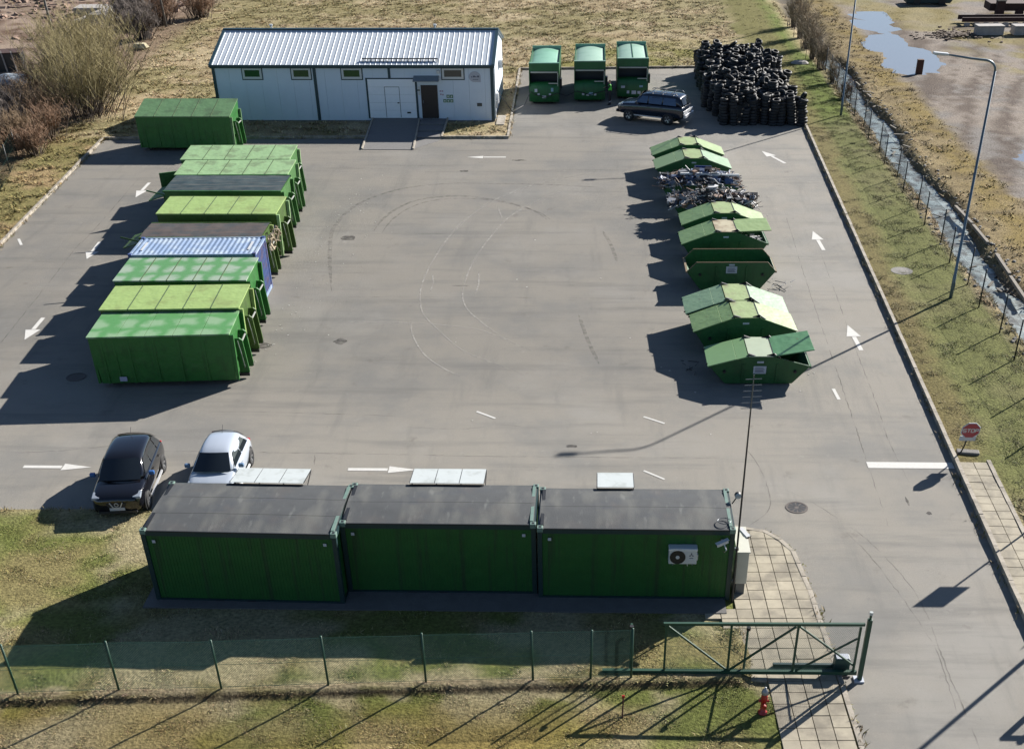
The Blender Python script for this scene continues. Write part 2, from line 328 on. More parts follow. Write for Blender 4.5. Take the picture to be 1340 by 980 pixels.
# ---------------------------------------------------------------- asphalt yard with its seams, marks and paint
def asphalt_mat():
    m = mat('asphalt', look(170,164,153), 0.9, var=0.11, scale=22, bump=0.4, bscale=90, spec=0.3)
    n, l, b = nodes_of(m); tc = n.new('ShaderNodeTexCoord'); src = b.inputs['Base Color'].links[0].from_socket
    def layer(src, sc, lo, hi, colr, amt, stretch=(1,1,1)):
        mp = n.new('ShaderNodeMapping'); mp.inputs['Scale'].default_value = stretch; l.new(tc.outputs['Object'], mp.inputs[0])
        x = n.new('ShaderNodeTexNoise'); x.inputs['Scale'].default_value = sc; x.inputs['Detail'].default_value = 9; x.inputs['Roughness'].default_value = 0.65; l.new(mp.outputs[0], x.inputs[0])
        r = n.new('ShaderNodeMapRange'); r.inputs[1].default_value = lo; r.inputs[2].default_value = hi; r.inputs[4].default_value = amt; r.interpolation_type = 'SMOOTHSTEP'; l.new(x.outputs['Fac'], r.inputs[0])
        k = n.new('ShaderNodeMix'); k.data_type = 'RGBA'; l.new(r.outputs[0], k.inputs[0]); l.new(src, k.inputs[6]); k.inputs[7].default_value = (*colr, 1); return k.outputs[2]
    c = layer(src, 0.16, 0.42, 0.66, look(145,144,140), 0.8); c = layer(c, 0.11, 0.48, 0.68, look(176,172,164), 0.8)
    c = layer(c, 0.5, 0.48, 0.72, look(134,132,127), 0.65, (0.22, 1.8, 1)); c = layer(c, 0.5, 0.52, 0.72, look(136,134,129), 0.5, (1.6, 0.2, 1)); c = layer(c, 1.6, 0.58, 0.78, look(186,181,172), 0.6)
    c = layer(c, 0.8, 0.60, 0.76, look(118,111,102), 0.65); c = layer(c, 14, 0.60, 0.78, look(112,108,102), 0.6); c = layer(c, 5, 0.66, 0.76, look(96,92,88), 0.6); c = layer(c, 7, 0.70, 0.78, look(206,200,190), 0.7)
    sp = n.new('ShaderNodeSeparateXYZ'); l.new(tc.outputs['Object'], sp.inputs[0]); wn = n.new('ShaderNodeTexNoise'); wn.inputs['Scale'].default_value = 0.25; wn.inputs['Detail'].default_value = 5; l.new(tc.outputs['Object'], wn.inputs[0])
    def lane(sock, a, bb):
        w = n.new('ShaderNodeMath'); w.operation = 'MULTIPLY_ADD'; l.new(wn.outputs['Fac'], w.inputs[0]); w.inputs[1].default_value = 5.0; l.new(sock, w.inputs[2]); r = n.new('ShaderNodeMapRange'); r.inputs[1].default_value = a+2.5; r.inputs[2].default_value = bb+2.5; r.interpolation_type = 'SMOOTHSTEP'; l.new(w.outputs[0], r.inputs[0]); return r.outputs[0]
    f = n.new('ShaderNodeMath'); f.operation = 'MULTIPLY'; l.new(lane(sp.outputs[1], 8.5, 19), f.inputs[0]); l.new(lane(sp.outputs[0], 10.5, 3.5), f.inputs[1])   # oily wear in the turning area
    hs = n.new('ShaderNodeHueSaturation'); l.new(c, hs.inputs['Color']); k = n.new('ShaderNodeMapRange'); k.inputs[3].default_value = 1.0; k.inputs[4].default_value = 0.80; l.new(f.outputs[0], k.inputs[0]); l.new(k.outputs[0], hs.inputs['Value'])
    l.new(hs.outputs[0], b.inputs['Base Color']); return m
M_ASPH = asphalt_mat()
yard = struct(MB().add([(x, y, 0) for x, y in ASPH], [tuple(range(len(ASPH)))]).build('asphalt_yard', M_ASPH))
def ribbon(name, pts, w, m, z=0.004, wob=0.0, step=0.25, taper=True):
    P = [Vector(p) for p in pts]; q = []
    for i in range(len(P)-1):                               # Catmull-Rom
        p0, p1, p2, p3 = P[max(i-1, 0)], P[i], P[i+1], P[min(i+2, len(P)-1)]; k = max(2, int((p2-p1).length/step))
        for j in range(k):
            t = j/k; q.append(0.5*((2*p1)+(p2-p0)*t+(2*p0-5*p1+4*p2-p3)*t*t+(3*p1-p0-3*p2+p3)*t**3))
    q.append(P[-1]); mb = MB(); N = len(q)
    for i, p in enumerate(q):
        d = (q[min(i+1, N-1)]-q[max(i-1, 0)]).normalized(); nn = Vector((-d.y, d.x)); f = i/(N-1)
        ww = w*(min(1, 6*f, 6*(1-f))*0.8+0.2 if taper else 1)*random.uniform(0.7, 1.3) if wob else w*(min(1, 5*f+.15, 5*(1-f)+.15) if taper else 1)
        p = p+nn*random.gauss(0, wob); a, b = p+nn*ww/2, p-nn*ww/2; mb.v += [(a.x, a.y, z), (b.x, b.y, z)]
        if i: mb.f.append((2*i-2, 2*i-1, 2*i+1, 2*i))
    return mb.build(name, m, yard)
def mark_mat(name, c, lo, hi, sc=2.5):
    """worn film: opaque only where the noise leaves it"""
    m = mat(name, c, 0.9, var=0.1, scale=9); n, l, b = nodes_of(m); tc = n.new('ShaderNodeTexCoord'); x = n.new('ShaderNodeTexNoise')
    x.inputs['Scale'].default_value = sc; x.inputs['Detail'].default_value = 8; l.new(tc.outputs['Object'], x.inputs[0]); r = n.new('ShaderNodeMapRange')
    r.inputs[1].default_value = lo; r.inputs[2].default_value = hi; l.new(x.outputs['Fac'], r.inputs[0]); l.new(r.outputs[0], b.inputs['Alpha']); return m
M_SKD = mark_mat('rubber_skid', look(126,121,113), 0.36, 1.2, 3); M_SKL = mark_mat('pale_scuff', look(198,194,185), 0.28, 0.82, 1.6)
M_CRK = mark_mat('crack_dark', look(112,106,98), 0.38, 1.0, 1.2); M_OIL = mark_mat('oil_stain', look(84,80,76), 0.25, 0.75, 3)
M_PNT = mark_mat('road_paint', look(226,224,218, 0.66), 0.14, 0.36, 2.2)
D1 = [(-11.46,26.23),(-12.46,31.04),(-13.07,34.88),(-13.08,36.54),(-12.8,38.93),(-12.01,41.08),(-10.65,42.82),(-9.14,43.77),(-7.1,44.34),(-5.28,44.3)]
D2 = [(-10.74,35.31),(-10.63,36.77),(-10.21,38.73),(-9.32,40.55),(-7.98,41.5),(-6.25,41.7),(-4.75,41.24),(-3.24,40.32),(-1.89,39.02),(-0.98,37.29)]
for p, w in ((D1, .22), (D2, .22), ([(a*0.985+.35, b*0.99) for a, b in D2], .14), ([(0.99,23.3),(1.47,20.21),(1.96,17.75)], .18), ([(2.19,35.44),(2.64,33.07),(2.93,30.47)], .2), ([(-5.3,44.3),(-2,44.2),(2,43.6)], .2)):
    ribbon('tyre_mark', p, w, M_SKD)
L1 = [(3.02,48.19),(1.01,46.3),(-1.68,44.48),(-3.5,42.25),(-4.92,39.67),(-6.2,35.36),(-6.8,31.1),(-7.02,27.59),(-6.89,25.33),(-6.5,23.35),(-5.75,21.77),(-4.26,19.2),(-2.63,17.69),(-1.42,16.73)]
L2 = [(1.33,43.75),(-0.85,42.03),(-2.61,39.24),(-3.57,36.63),(-4.45,32.24),(-4.81,28.98),(-4.84,25.99),(-4.49,24.12),(-3.79,22.65),(-2.39,20.43),(-1.11,19.11)]
for p in (L1, L2, [(-6.99,22.61),(-6.71,20.92),(-5.95,18.79),(-5.04,17.41),(-3.99,16.33)], [(-6.65,28.61),(-6.47,27.27),(-6.5,26.13)], [(-4.29,28.98),(-4.15,27.29),(-4.21,25.61)], [(-4.08,39.91),(-3.63,37.48)], [(-10,22.3),(-7,22.2),(-4,21.6),(-2.4,20.4)]):
    ribbon('scuff_mark', p, 0.07, M_SKL, 0.008)
for p in ([(-14,25.5),(-10.8,25.38),(-4.26,25.45),(5.3,25.3)], [(-14.5,34.67),(-1.04,35.0),(5,35)], [(-14,12.9),(-10.67,12.87),(-5.96,12.61)], [(-16,9.6),(-9.95,9.51),(-6.36,9.45),(-1.62,9.35),(5.91,9.34),(8,9.2)],
          [(-5.83,11.68),(-3.48,11.58),(-1.78,11.92),(-0.16,11.5)], [(-24.9,12),(-25.5,19.56),(-25.78,22.71),(-26.19,27.41),(-26.66,32.23),(-26.72,35.19),(-27.4,46)], [(12.9,40),(12.49,26.81),(12.29,16.82),(12.1,9.23),(11.99,4.6)],
          [(13.9,32),(13.55,20.28),(13.4,14.0),(13.25,10.81),(13.36,7.61)], [(8.61,7.07),(9.04,6.76),(9.9,5.72),(11.08,3.75),(11.95,1.09),(12.14,-0.65),(12.12,-2.07),(12.14,-3.95),(12.23,-8.24)],
          [(10.02,5.21),(10.93,2.94),(11.55,0.41),(11.93,-1.58),(12.03,-2.94),(11.9,-5.6)], [(7.2,4.6),(8.05,5.9),(8.0,8.5),(7.6,10.2)], [(-24,10),(-20.5,9.4),(-17.3,9.9),(-15.2,10.8)], [(-9,9.4),(-8.8,8.2),(-8.9,7.0)], [(-16.5,47.6),(-6,47.2),(4,47.4)]):
    ribbon('seam_crack', p, 0.04, M_CRK, 0.006, 0.012, 0.18)
for (x, y, a, b) in ((-12.0,34.1,.55,.4), (-9.9,20.0,.3,.35), (-13.3,19.5,.35,.3), (-13.9,18.3,.3,.25), (-5.1,27.0,.5,.05), (13.0,6.3,.05,.3), (13.6,5.5,.1,.12), (-3.3,49.5,.5,.15), (0.9,10.2,.25,.12), (-6.7,47.0,.3,.2)):
    k = 14; MB().add([(x+a*math.cos(t*6.283/k)*random.uniform(.7, 1.2), y+b*math.sin(t*6.283/k)*random.uniform(.7, 1.2), 0.004) for t in range(k)], [tuple(range(k))]).build('oil_stain', M_OIL, yard)
def arrow(tip, tail, hw=0.62, hl=0.42, sw=0.2, wear=None):
    t, e = Vector(tip), Vector(tail); d = e-t; L = d.length; d.normalize(); n = Vector((-d.y, d.x)); h = t+d*L*hl
    q = [t, h+n*hw/2, h-n*hw/2]; s = [h+d*.04+n*sw/2, e+n*sw/2, e-n*sw/2, h+d*.04-n*sw/2]
    o = MB().add([(p.x, p.y, 0.010) for p in q+s], [(0, 1, 2), (3, 4, 5, 6)]).build('painted_arrow', M_PNT, yard); return o
arrow((-6.83,50.19), (-4.22,50.21), .55); arrow((13.0,51.8), (14.2,48.9), .72, .42); arrow((14.0,35.5), (14.12,32.4), .66, .46); arrow((13.63,22.2), (13.75,19.35), .66, .46)
arrow((-24.54,20.0), (-24.68,22.6), .7, .45); arrow((-26.28,41.3), (-26.38,44.3), .68, .45); arrow((-25.45,30.6), (-25.68,33.3), .72, .42); arrow((-17.25,8.28), (-19.85,8.28), .5, .42); arrow((-4.85,8.27), (-7.5,8.27), .5, .42)
def strip(a, b, w, name='painted_line'):
    return ribbon(name, [a, b], w, M_PNT, 0.010, 0, 5, False)
strip((12.06,8.9), (15.28,8.9), 0.46, 'stop_line'); strip((11.85,15.4), (11.92,14.4), .14)
strip((-3.05,13.09), (-2.25,12.5), .10); strip((3.76,12.73), (4.58,12.15), .09); strip((3.62,8.34), (4.37,7.71), .09); strip((-30.42,33.76), (-29.86,32.77), .14)

# kerbs: separate stones on the yard edge
M_KERB = mat('kerb_concrete', look(198,188,172), 0.9, var=0.16, scale=5, col2=look(150,142,128), scale2=2.0, amt2=0.3, bump=0.3, bscale=30, rnd=0.08)
def kerb(pts, label, off=-0.075, top=0.155, L=1.0):
    root = struct(bpy.data.objects.new('kerb', None)); COL.objects.link(root); root.location = (pts[0][0], pts[0][1], 0)
    me = None; c0 = Vector((pts[0][0], pts[0][1], 0))
    for i in range(len(pts)-1):
        a, b = Vector(pts[i]), Vector(pts[i+1]); d = b-a; n = max(1, round(d.length/L)); st = d.length/n; ang = math.atan2(d.y, d.x)
        key = MB().box(0.006, st-0.006, off-0.075, off+0.075, -0.05, top).mesh('kerb_stone'); key.materials.append(M_KERB)
        for k in range(n):
            p = a+d*(k/n); o = place('kerb_stone', key, M_KERB, root, (p.x-c0.x, p.y-c0.y, random.uniform(-.008, .008)), (random.gauss(0, .008), random.gauss(0, .006), ang+random.gauss(0, .004)))
    return root
kerb([(14.6,-16),(15.34,9.2),(16.8,57.8),(17.4,78)], 'right', top=0.20)
kerb([(17.4,78),(-4.65,76.8),(-4.3,54.9),(-9.0,54.9)], 'back')
kerb([(-14.2,54.85),(-20.5,54.75),(-32.78,54.43),(-30.9,32.4),(-28.5,4.95)], 'left')
kerb([(6.6,4.4),(7.63,4.12),(8.15,3.55),(8.5,2.81),(8.73,0.6),(8.8,-1.0),(8.97,-4.1),(9.05,-6.6),(8.9,-16)], 'pave', off=-0.07, top=0.13, L=0.8)
# pavement slabs
M_SLAB = mat('paving_slab', look(190,180,158), 0.9, var=0.14, scale=3, col2=look(150,142,126), scale2=1.1, amt2=0.45, bump=0.25, bscale=40, rnd=0.12)
def clip(poly, a, b):            # keep left of a->b
    out = []; s = lambda p: (b[0]-a[0])*(p[1]-a[1])-(b[1]-a[1])*(p[0]-a[0])
    for i in range(len(poly)):
        p, q = poly[i], poly[(i+1) % len(poly)]; sp, sq = s(p), s(q)
        if sp >= 0: out.append(p)
        if sp*sq < 0: t = sp/(sp-sq); out.append((p[0]+(q[0]-p[0])*t, p[1]+(q[1]-p[1])*t))
    return out
def paving(name, origin, ang, nu, nv, su, sv, keep, clips=(), zb=0.118):
    root = struct(bpy.data.objects.new(name, None)); COL.objects.link(root); root.location = (*origin, 0); g = 0.012; ca, sa = math.cos(ang), math.sin(ang)
    shared = {}
    for i in range(nu):
        for j in range(nv):
            q = [(i*su+g, j*sv+g), ((i+1)*su-g, j*sv+g), ((i+1)*su-g, (j+1)*sv-g), (i*su+g, (j+1)*sv-g)]
            w = [(ca*x-sa*y, sa*x+ca*y) for x, y in q]; c = (sum(p[0] for p in w)/4+origin[0], sum(p[1] for p in w)/4+origin[1])
            if not keep(*c): continue
            full = True
            for (a, b) in clips:
                w2 = clip(w, (a[0]-origin[0], a[1]-origin[1]), (b[0]-origin[0], b[1]-origin[1])); full = full and len(w2) == len(w) and all(abs(w2[k][0]-w[k][0])+abs(w2[k][1]-w[k][1]) < 1e-6 for k in range(len(w))); w = w2
                if len(w) < 3: break
            if len(w) < 3: continue
            tz = zb+random.uniform(-.008, .008); MB().prism(w, 0.03, tz, 'z').build('paving_slab', M_SLAB, root)
    return root
PC = [((8.92,-6.6),(8.84,-4.1)),((8.84,-4.1),(8.67,-1.0)),((8.67,-1.0),(8.6,.6)),((8.6,.6),(8.37,2.75)),((8.37,2.75),(8.05,3.45)),((8.05,3.45),(7.55,3.97)),((7.55,3.97),(6.3,4.3))]
paving('pavement', (4.95,-10.0), R(1.5), 8, 29, 0.5, 0.5, lambda x, y: inpoly([x], [y], PAVE)[0] or (6.3 < x < 8.9 and 0 < y < 4.2 and x < 8.9), PC)
SWK = lambda x, y: y < 9.15
paving('sidewalk', (14.94,-10), R(-1.68), 2, 38, 0.52, 0.5, SWK)
kerb([(16.02,-10),(16.56,9.1)], 'edge', off=-0.06, top=0.14)

# ---------------------------------------------------------------- the service building at the back
M_PANEL = mat('cream_sandwich_panel', look(216,228,242, .80), 0.55, var=0.03, scale=1.5, bump=0.04, bscale=25)
M_TEAL = mat('dark_teal_trim', look(38,72,84), 0.45, var=0.1, scale=4)
M_ROOF = mat('pale_ribbed_roof', look(214,222,230, .74), 0.5, metal=0.0, var=0.06, scale=1.5, streak=(look(176,184,190,.8), (9, 0.4, 1), 0.4))
M_WHITE = mat('white_plastic', look(226,228,228, 0.66), 0.4, var=0.04)
M_GLASS = mat('dark_glass', (0.012, 0.016, 0.02), 0.06, var=0, spec=0.8)
M_BLK = mat('black_metal', (0.012, 0.013, 0.015), 0.5, var=0.15)
M_CONC = mat('concrete', look(150,146,140), 0.9, var=0.15, scale=4, bump=0.3, bscale=30, col2=look(112,108,104), amt2=0.3)
M_GREY = mat('grey_steel', look(128,134,140), 0.45, metal=0.5, var=0.1, scale=6)
BX0, BX1, BY0, BY1, EZ, RZ = -25.75, -5.62, 59.2, 69.0, 3.85, 5.35; RY = (BY0+BY1)/2
bld = thing('service_building', 'long pale panelled building with ribbed roof and dark teal trim behind the yard', 'building', ((BX0+BX1)/2, BY0, 0))
bx = (BX0+BX1)/2
def BB(): return MB()
def bb(name, m, *boxes, parent=bld, **kw):
    mb = MB()
    for b in boxes: mb.box(b[0]-bx, b[1]-bx, b[2]-BY0, b[3]-BY0, b[4], b[5])
    return mb.build(name, m, parent, **kw)
# wall panels, vertical sandwich sheets with fine joints
xs = [BX0+0.0]+[BX0+1.15*k for k in range(1, 18)]+[BX1]
for i in range(len(xs)-1): bb('wall_panel', M_PANEL, (xs[i]+.004, xs[i+1]-.004, BY0, BY0+.12, 0.16, EZ))
bb('wall', M_PANEL, (BX0+.01, BX1-.01, BY0+.1, BY0+.2, 0.1, EZ-.01), (BX0+.02, BX1-.02, BY1-.12, BY1, 0.1, EZ))
for x, nm in ((BX0, 'gable_wall'), (BX1-.12, 'gable_wall')):
    MB().prism([(0, 0.1), (BY1-BY0, 0.1), (BY1-BY0, EZ), (RY-BY0, RZ-.05), (0, EZ)], x-bx, x-bx+.12, 'x').build(nm, M_PANEL, bld)
bb('plinth', M_CONC, (BX0-.03, BX1+.03, BY0-.04, BY0+.1, -.05, 0.17), (BX1-.1, BX1+.04, BY0, BY1, -.05, 0.17))
# roof sheets with standing ribs
def roofpt(x, t, side, up=0): 
    y0, y1 = ((BY0-.18, RY) if side == 0 else (BY1+.18, RY)); z0 = EZ+0.06
    return Vector((x-bx, y0+(y1-y0)*t-BY0, z0+(RZ+.03-z0)*t+up))
roof = MB().add([roofpt(BX0-.12, 0, 0), roofpt(BX1+.12, 0, 0), roofpt(BX1+.12, 1, 0), roofpt(BX0-.12, 1, 0), roofpt(BX0-.12, 0, 1), roofpt(BX1+.12, 0, 1),
                 roofpt(BX0-.12, 0, 0, -.08), roofpt(BX1+.12, 0, 0, -.08), roofpt(BX1+.12, 1, 0, -.08), roofpt(BX0-.12, 1, 0, -.08), roofpt(BX0-.12, 0, 1, -.08), roofpt(BX1+.12, 0, 1, -.08)],
                [(0,1,2,3),(3,2,5,4),(6,9,8,7),(9,10,11,8),(0,6,7,1),(4,5,11,10),(0,3,9,6),(3,4,10,9),(1,7,8,2),(2,8,11,5)]).build('roof', M_ROOF, bld)
rib = MB().prism([(-.04, 0), (.04, 0), (.02, .022), (-.02, .022)], 0, (roofpt(0, 1, 0)-roofpt(0, 0, 0)).length, 'y').mesh('roof_rib'); ang = math.atan2(RZ+.03-EZ-.06, RY-BY0+.18)
for k in range(54):
    x = BX0+.05+k*(BX1-BX0-.1)/53
    place('roof_rib', rib, M_ROOF, roof, roofpt(x, 0, 0), (ang, 0, 0))
bb('ridge_cap', M_TEAL, (BX0-.15, BX1+.15, RY-.16, RY+.16, RZ+.03, RZ+.12))
bb('gutter', M_TEAL, (BX0-.16, BX1+.16, BY0-.30, BY0-.17, EZ-.02, EZ+.12), (BX0-.14, BX1+.14, BY0-.17, BY0-.02, EZ-.12, EZ-.02), bevel=.02)
for x in (BX0-.13, BX1+.0):
    m = MB(); a, b = roofpt(x+.06, 0, 0, .02), roofpt(x+.06, 1, 0, .02); m.bar(a, b, .22, .14); a, b = roofpt(x+.06, 0, 1, .02), roofpt(x+.06, 1, 1, .02); m.bar(a, b, .22, .14); m.build('verge_trim', M_TEAL, bld)
bb('corner_trim', M_TEAL, (BX0-.05, BX0+.16, BY0-.05, BY0+.001, .15, EZ-.12), (BX0-.05, BX0+.001, BY0-.048, BY0+.2, .15, EZ-.12))
bb('corner_trim', M_TEAL, (BX1-.18, BX1+.05, BY0-.05, BY0+.001, .15, EZ-.12), (BX1-.001, BX1+.05, BY0-.048, BY0+.2, .15, EZ-.12))
bb('cover_strip', M_TEAL, (-18.53, -18.31, BY0-.035, BY0, .17, EZ-.12)); bb('cover_strip', M_TEAL, (-13.14, -12.96, BY0-.035, BY0, 3.06, EZ-.12))
M_GRNWIN = mat('green_window_film', look(40,84,36), 0.25, var=0.2, scale=3); M_BRNWIN = mat('grey_window_film', look(98,94,88), 0.25, var=0.1)
for (x0, x1, pm) in ((-23.60,-22.22,M_GLASS), (-20.07,-18.69,M_GRNWIN), (-16.46,-15.02,M_GRNWIN), (-9.25,-7.71,M_BRNWIN)):
    z0, z1 = 2.99, 3.70
    w = bb('window', M_TEAL, (x0-.07, x1+.07, BY0-.03, BY0+.02, z0-.07, z1+.03)); w.location = (0, 0, 0)
    m = MB()
    for b in ((x0, x1, z0, z0+.15), (x0, x1, z1-.11, z1), (x0, x0+.15, z0+.15, z1-.11), (x1-.15, x1, z0+.15, z1-.11)): m.box(b[0]-bx, b[1]-bx, -.055, -.028, b[2], b[3])
    m.build('window_frame', M_WHITE, w); bb('pane', pm, (x0+.14, x1-.14, BY0-.042, BY0-.032, z0+.14, z1-.10), parent=w)
gd = bb('garage_door', M_TEAL, (-14.80, -11.10, BY0-.03, BY0+.02, .30, 3.06))
M_DOOR = mat('pale_door_panel', look(238,242,248, .88), 0.5, var=0.03)
for k in range(5): bb('door_section', M_DOOR, (-14.66, -11.25, BY0-.055, BY0-.028, .34+k*.53, .34+(k+1)*.53-.008), parent=gd)
bb('wicket_frame', M_GREY, (-13.49, -13.455, BY0-.064, BY0-.054, .38, 2.48), (-12.43, -12.395, BY0-.064, BY0-.054, .38, 2.48), (-13.455, -12.43, BY0-.064, BY0-.054, 2.445, 2.48), parent=gd)
bb('handle', M_BLK, (-12.60, -12.47, BY0-.10, BY0-.054, 1.35, 1.42), (-11.95, -11.68, BY0-.09, BY0-.054, .66, .76), parent=gd)
dr = bb('entrance_door', mat('brown_door', look(52,36,34), 0.5, var=0.15), (-10.85, -9.66, BY0-.05, BY0+.02, .32, 2.58))
bb('door_handle', M_GREY, (-10.74, -10.70, BY0-.11, BY0-.05, 1.38, 1.55), parent=dr)
bb('notice_board', M_WHITE, (-11.05, -10.90, BY0-.02, BY0+.001, 1.9, 2.5)); bb('switch_box', M_BLK, (-11.1, -10.92, BY0-.03, BY0+.001, 2.2, 2.28))
cp = MB().add([(-11.30-bx, -.02, 3.22), (-9.47-bx, -.02, 3.22), (-9.47-bx, -.75, 3.0), (-11.30-bx, -.75, 3.0), (-11.30-bx, -.02, 3.17), (-9.47-bx, -.02, 3.17), (-9.47-bx, -.75, 2.95), (-11.30-bx, -.75, 2.95)],
    [(0,1,2,3),(4,7,6,5),(0,4,5,1),(1,5,6,2),(2,6,7,3),(3,7,4,0)]).build('door_canopy', mat('smoked_canopy', look(140,150,158), 0.3, var=0.12, scale=5), bld)
bb('canopy_bracket', M_GREY, (-11.28, -11.25, BY0-.6, BY0, 2.9, 2.95), (-9.52, -9.49, BY0-.6, BY0, 2.9, 2.95))
bb('outdoor_lamp', M_WHITE, (-9.62, -9.42, BY0-.16, BY0, 3.38, 3.58))
# round-cornered company plaque with grey lettering, green pictogram stickers, grille
pq = []
for k in range(13): a = R(180-k*7.5); pq.append((-6.92+.42*math.cos(a), 3.14+.36*math.sin(a)))
for k in range(9): a = R(90-k*11.25); pq.append((-6.92+.42*math.cos(a), 3.14+.36*math.sin(a)))
pq += [(-6.50, 2.78), (-6.92, 2.78)]
for k in range(1, 8): a = R(270-k*11.25); pq.append((-6.92+.42*math.cos(a), 3.14+.36*math.sin(a)))
pl = MB().prism([(p[0]-bx, p[1]) for p in pq], -.03, 0.0, 'y').build('wall_plaque', mat('plaque', look(206,210,224), 0.4, var=0.03), bld, label='white leaf shaped plaque with small grey lettering')
M_INK = mat('grey_ink', look(70,70,100), 0.6, var=0)
m = MB()
for i, x in enumerate((-7.16,-7.04,-6.95,-6.86,-6.74,-6.66)): m.box(x-bx, x+.06-bx, -.036, -.03, 3.10, 3.22 if i % 3 else 3.17)
for i in range(9): m.box(-7.06+i*.045-bx, -7.03+i*.045-bx, -.036, -.03, 2.94, 2.98)
m.build('lettering', M_INK, pl)
M_STK = mat('green_sticker', look(40,130,60), 0.5, var=0.05)
for (x, z) in ((-9.02,1.70), (-8.77,1.70), (-9.27,1.40), (-9.02,1.40), (-8.77,1.40)):
    s = bb('sticker', M_STK, (x, x+.22, BY0-.012, BY0+.0, z, z+.22)); bb('pictogram', M_WHITE, (x+.06, x+.16, BY0-.016, BY0-.011, z+.05, z+.17), (x+.09, x+.13, BY0-.0165, BY0-.0112, z+.03, z+.05), parent=s)
M_PINK = mat('faded_notice', look(200,170,190), 0.6, var=0.05)
for (x, z) in ((-9.5,2.12), (-9.35,2.12), (-9.48,1.9), (-9.33,1.88)): bb('notice', M_PINK, (x, x+.11, BY0-.01, BY0, z, z+.1))
bb('vent_grille', M_BLK, (-6.83, -6.48, BY0-.03, BY0, 1.14, 1.36))
for k in range(4): bb('grille_slat', M_GREY, (-6.80, -6.51, BY0-.036, BY0-.029, 1.17+k*.045, 1.19+k*.045))
# ice bar on the roof: snow guard
sg = MB()
sg.bar(roofpt(-15.0, .14, 0, .12), roofpt(-9.55, .14, 0, .12), .12, .06)
for k in range(19): x = -14.9+k*.295; sg.bar(roofpt(x, .08, 0, .03), roofpt(x, .14, 0, .11), .04, .04)
sg.build('snow_guard', M_BLK, bld)
for x in (-22.4, -10.2): MB().tube([(x-bx, RY-BY0+.3, RZ-.1), (x-bx, RY-BY0+.3, RZ+.25)], .07, 10).tube([(x-bx, RY-BY0+.3, RZ+.25), (x-bx, RY-BY0+.3, RZ+.34)], .13, 10).build('roof_vent', M_WHITE, bld)
def ac_unit(name, parent, m):
    """outdoor air conditioner, local frame: width x, front at -y"""
    u = MB().box(-.43, .43, -.28, 0, 0, .56).build(name, M_WHITE, parent, bevel=.02); u.matrix_local = m
    MB().box(-.44, .44, -.285, .002, .49, .535).build('cover_strip', mat('bright_strip', look(240,240,240,.7), .3, var=0), u)
    fan = MB().lathe([(.24, -.283), (.24, -.297), (.21, -.297), (.21, -.287)], (-.16, 0, .26), 28, 'y'); fan.lathe([(.215, -.286), (.001, -.286)], (-.16, 0, .26), 28, 'y').build('fan_grille', M_BLK, u)
    MB().lathe([(.06, -.286), (.06, -.3), (.001, -.3)], (-.16, 0, .26), 16, 'y').build('fan_hub', M_WHITE, u)
    lg = MB()
    for k in range(3): a = R(90+120*k); c = Vector((.26, -.284, .34)); lg.add([c+Vector((0, 0, 0)), c+Vector((math.cos(a+.5)*.05, 0, math.sin(a+.5)*.05)), c+Vector((math.cos(a)*.09, 0, math.sin(a)*.09)), c+Vector((math.cos(a-.5)*.05, 0, math.sin(a-.5)*.05))], [(0,1,2,3)])
    lg.box(.2, .32, -.2835, -.282, .22, .24); lg.build('emblem', M_INK, u)
    MB().box(.43, .47, -.2, -.08, .1, .3).build('valve_cover', M_WHITE, u); return u
ac_unit('air_conditioner', bld, Matrix.Translation((BX1-bx, 5.9, 2.6)) @ Matrix.Rotation(R(90), 4, 'Z'))
bb('meter_box', M_WHITE, (BX1, BX1+.25, BY0+1.4, BY0+1.9, 1.0, 1.7)); bb('meter_box', M_GREY, (BX1, BX1+.2, BY0+.8, BY0+1.2, .8, 1.3))
MB().tube([(BX1+.08-bx, .35, .2), (BX1+.08-bx, .35, 3.7)], .05, 8).build('downpipe', M_WHITE, bld)
# ramp to the garage door, steps to the entrance
M_PAVER = mat('grey_paver', look(136,134,132), 0.9, var=0.14, scale=8, bump=0.3, bscale=20)
rampo = thing('entrance_ramp', 'paved vehicle ramp with pale edging in front of the pale garage door', 'ramp', (-12.7, 55.5, 0))
rp = MB()
def rampz(t): return 0.02+0.30*t
for nm, x0, x1, mm, up in (('ramp_surface', -14.45, -11.1, M_PAVER, 0),):
    MB().add([(x0+.35+12.7, -3.55, 0.0), (x1+.4+12.7, -3.55, 0.0), (x1+12.7, 3.65, 0.0), (x0+12.7, 3.65, 0.0), (x0+.35+12.7, -3.55, .03), (x1+.4+12.7, -3.55, .03), (x1+12.7, 3.65, .32), (x0+12.7, 3.65, .32)],
             [(0,3,2,1),(4,5,6,7),(0,1,5,4),(1,2,6,5),(2,3,7,6),(3,0,4,7)]).build(nm, mm, rampo)
for xa, xb in ((-14.52, -14.16), (-11.08, -10.66)):
    MB().bar((xa+12.7, 3.64, .30), (xb+12.7, -3.5, .035), .10, .14).build('ramp_edging', M_KERB, rampo)
stp = thing('entrance_steps', 'short paved walkway with low steps in front of the brown entrance door', 'steps', (-10.0, 56, 0))
for k, (y0, y1, z) in enumerate(((1.6,3.15,.31), (.2,1.6,.22), (-1.2,.2,.13))): MB().box(-.95+.02, .95, y0, y1-.01, -.02, z).build('step', M_PAVER, stp, bevel=.015)
MB().add([(-.75,-4.0,.012),(.75,-1.9,.012),(.95,-1.21,.012),(-.93,-1.21,.012),(-.75,-4.0,0),(.75,-1.9,0),(.95,-1.21,0),(-.93,-1.21,0)], [(0,1,2,3),(0,4,5,1),(1,5,6,2),(2,6,7,3),(3,7,4,0)]).build('landing', M_PAVER, stp)
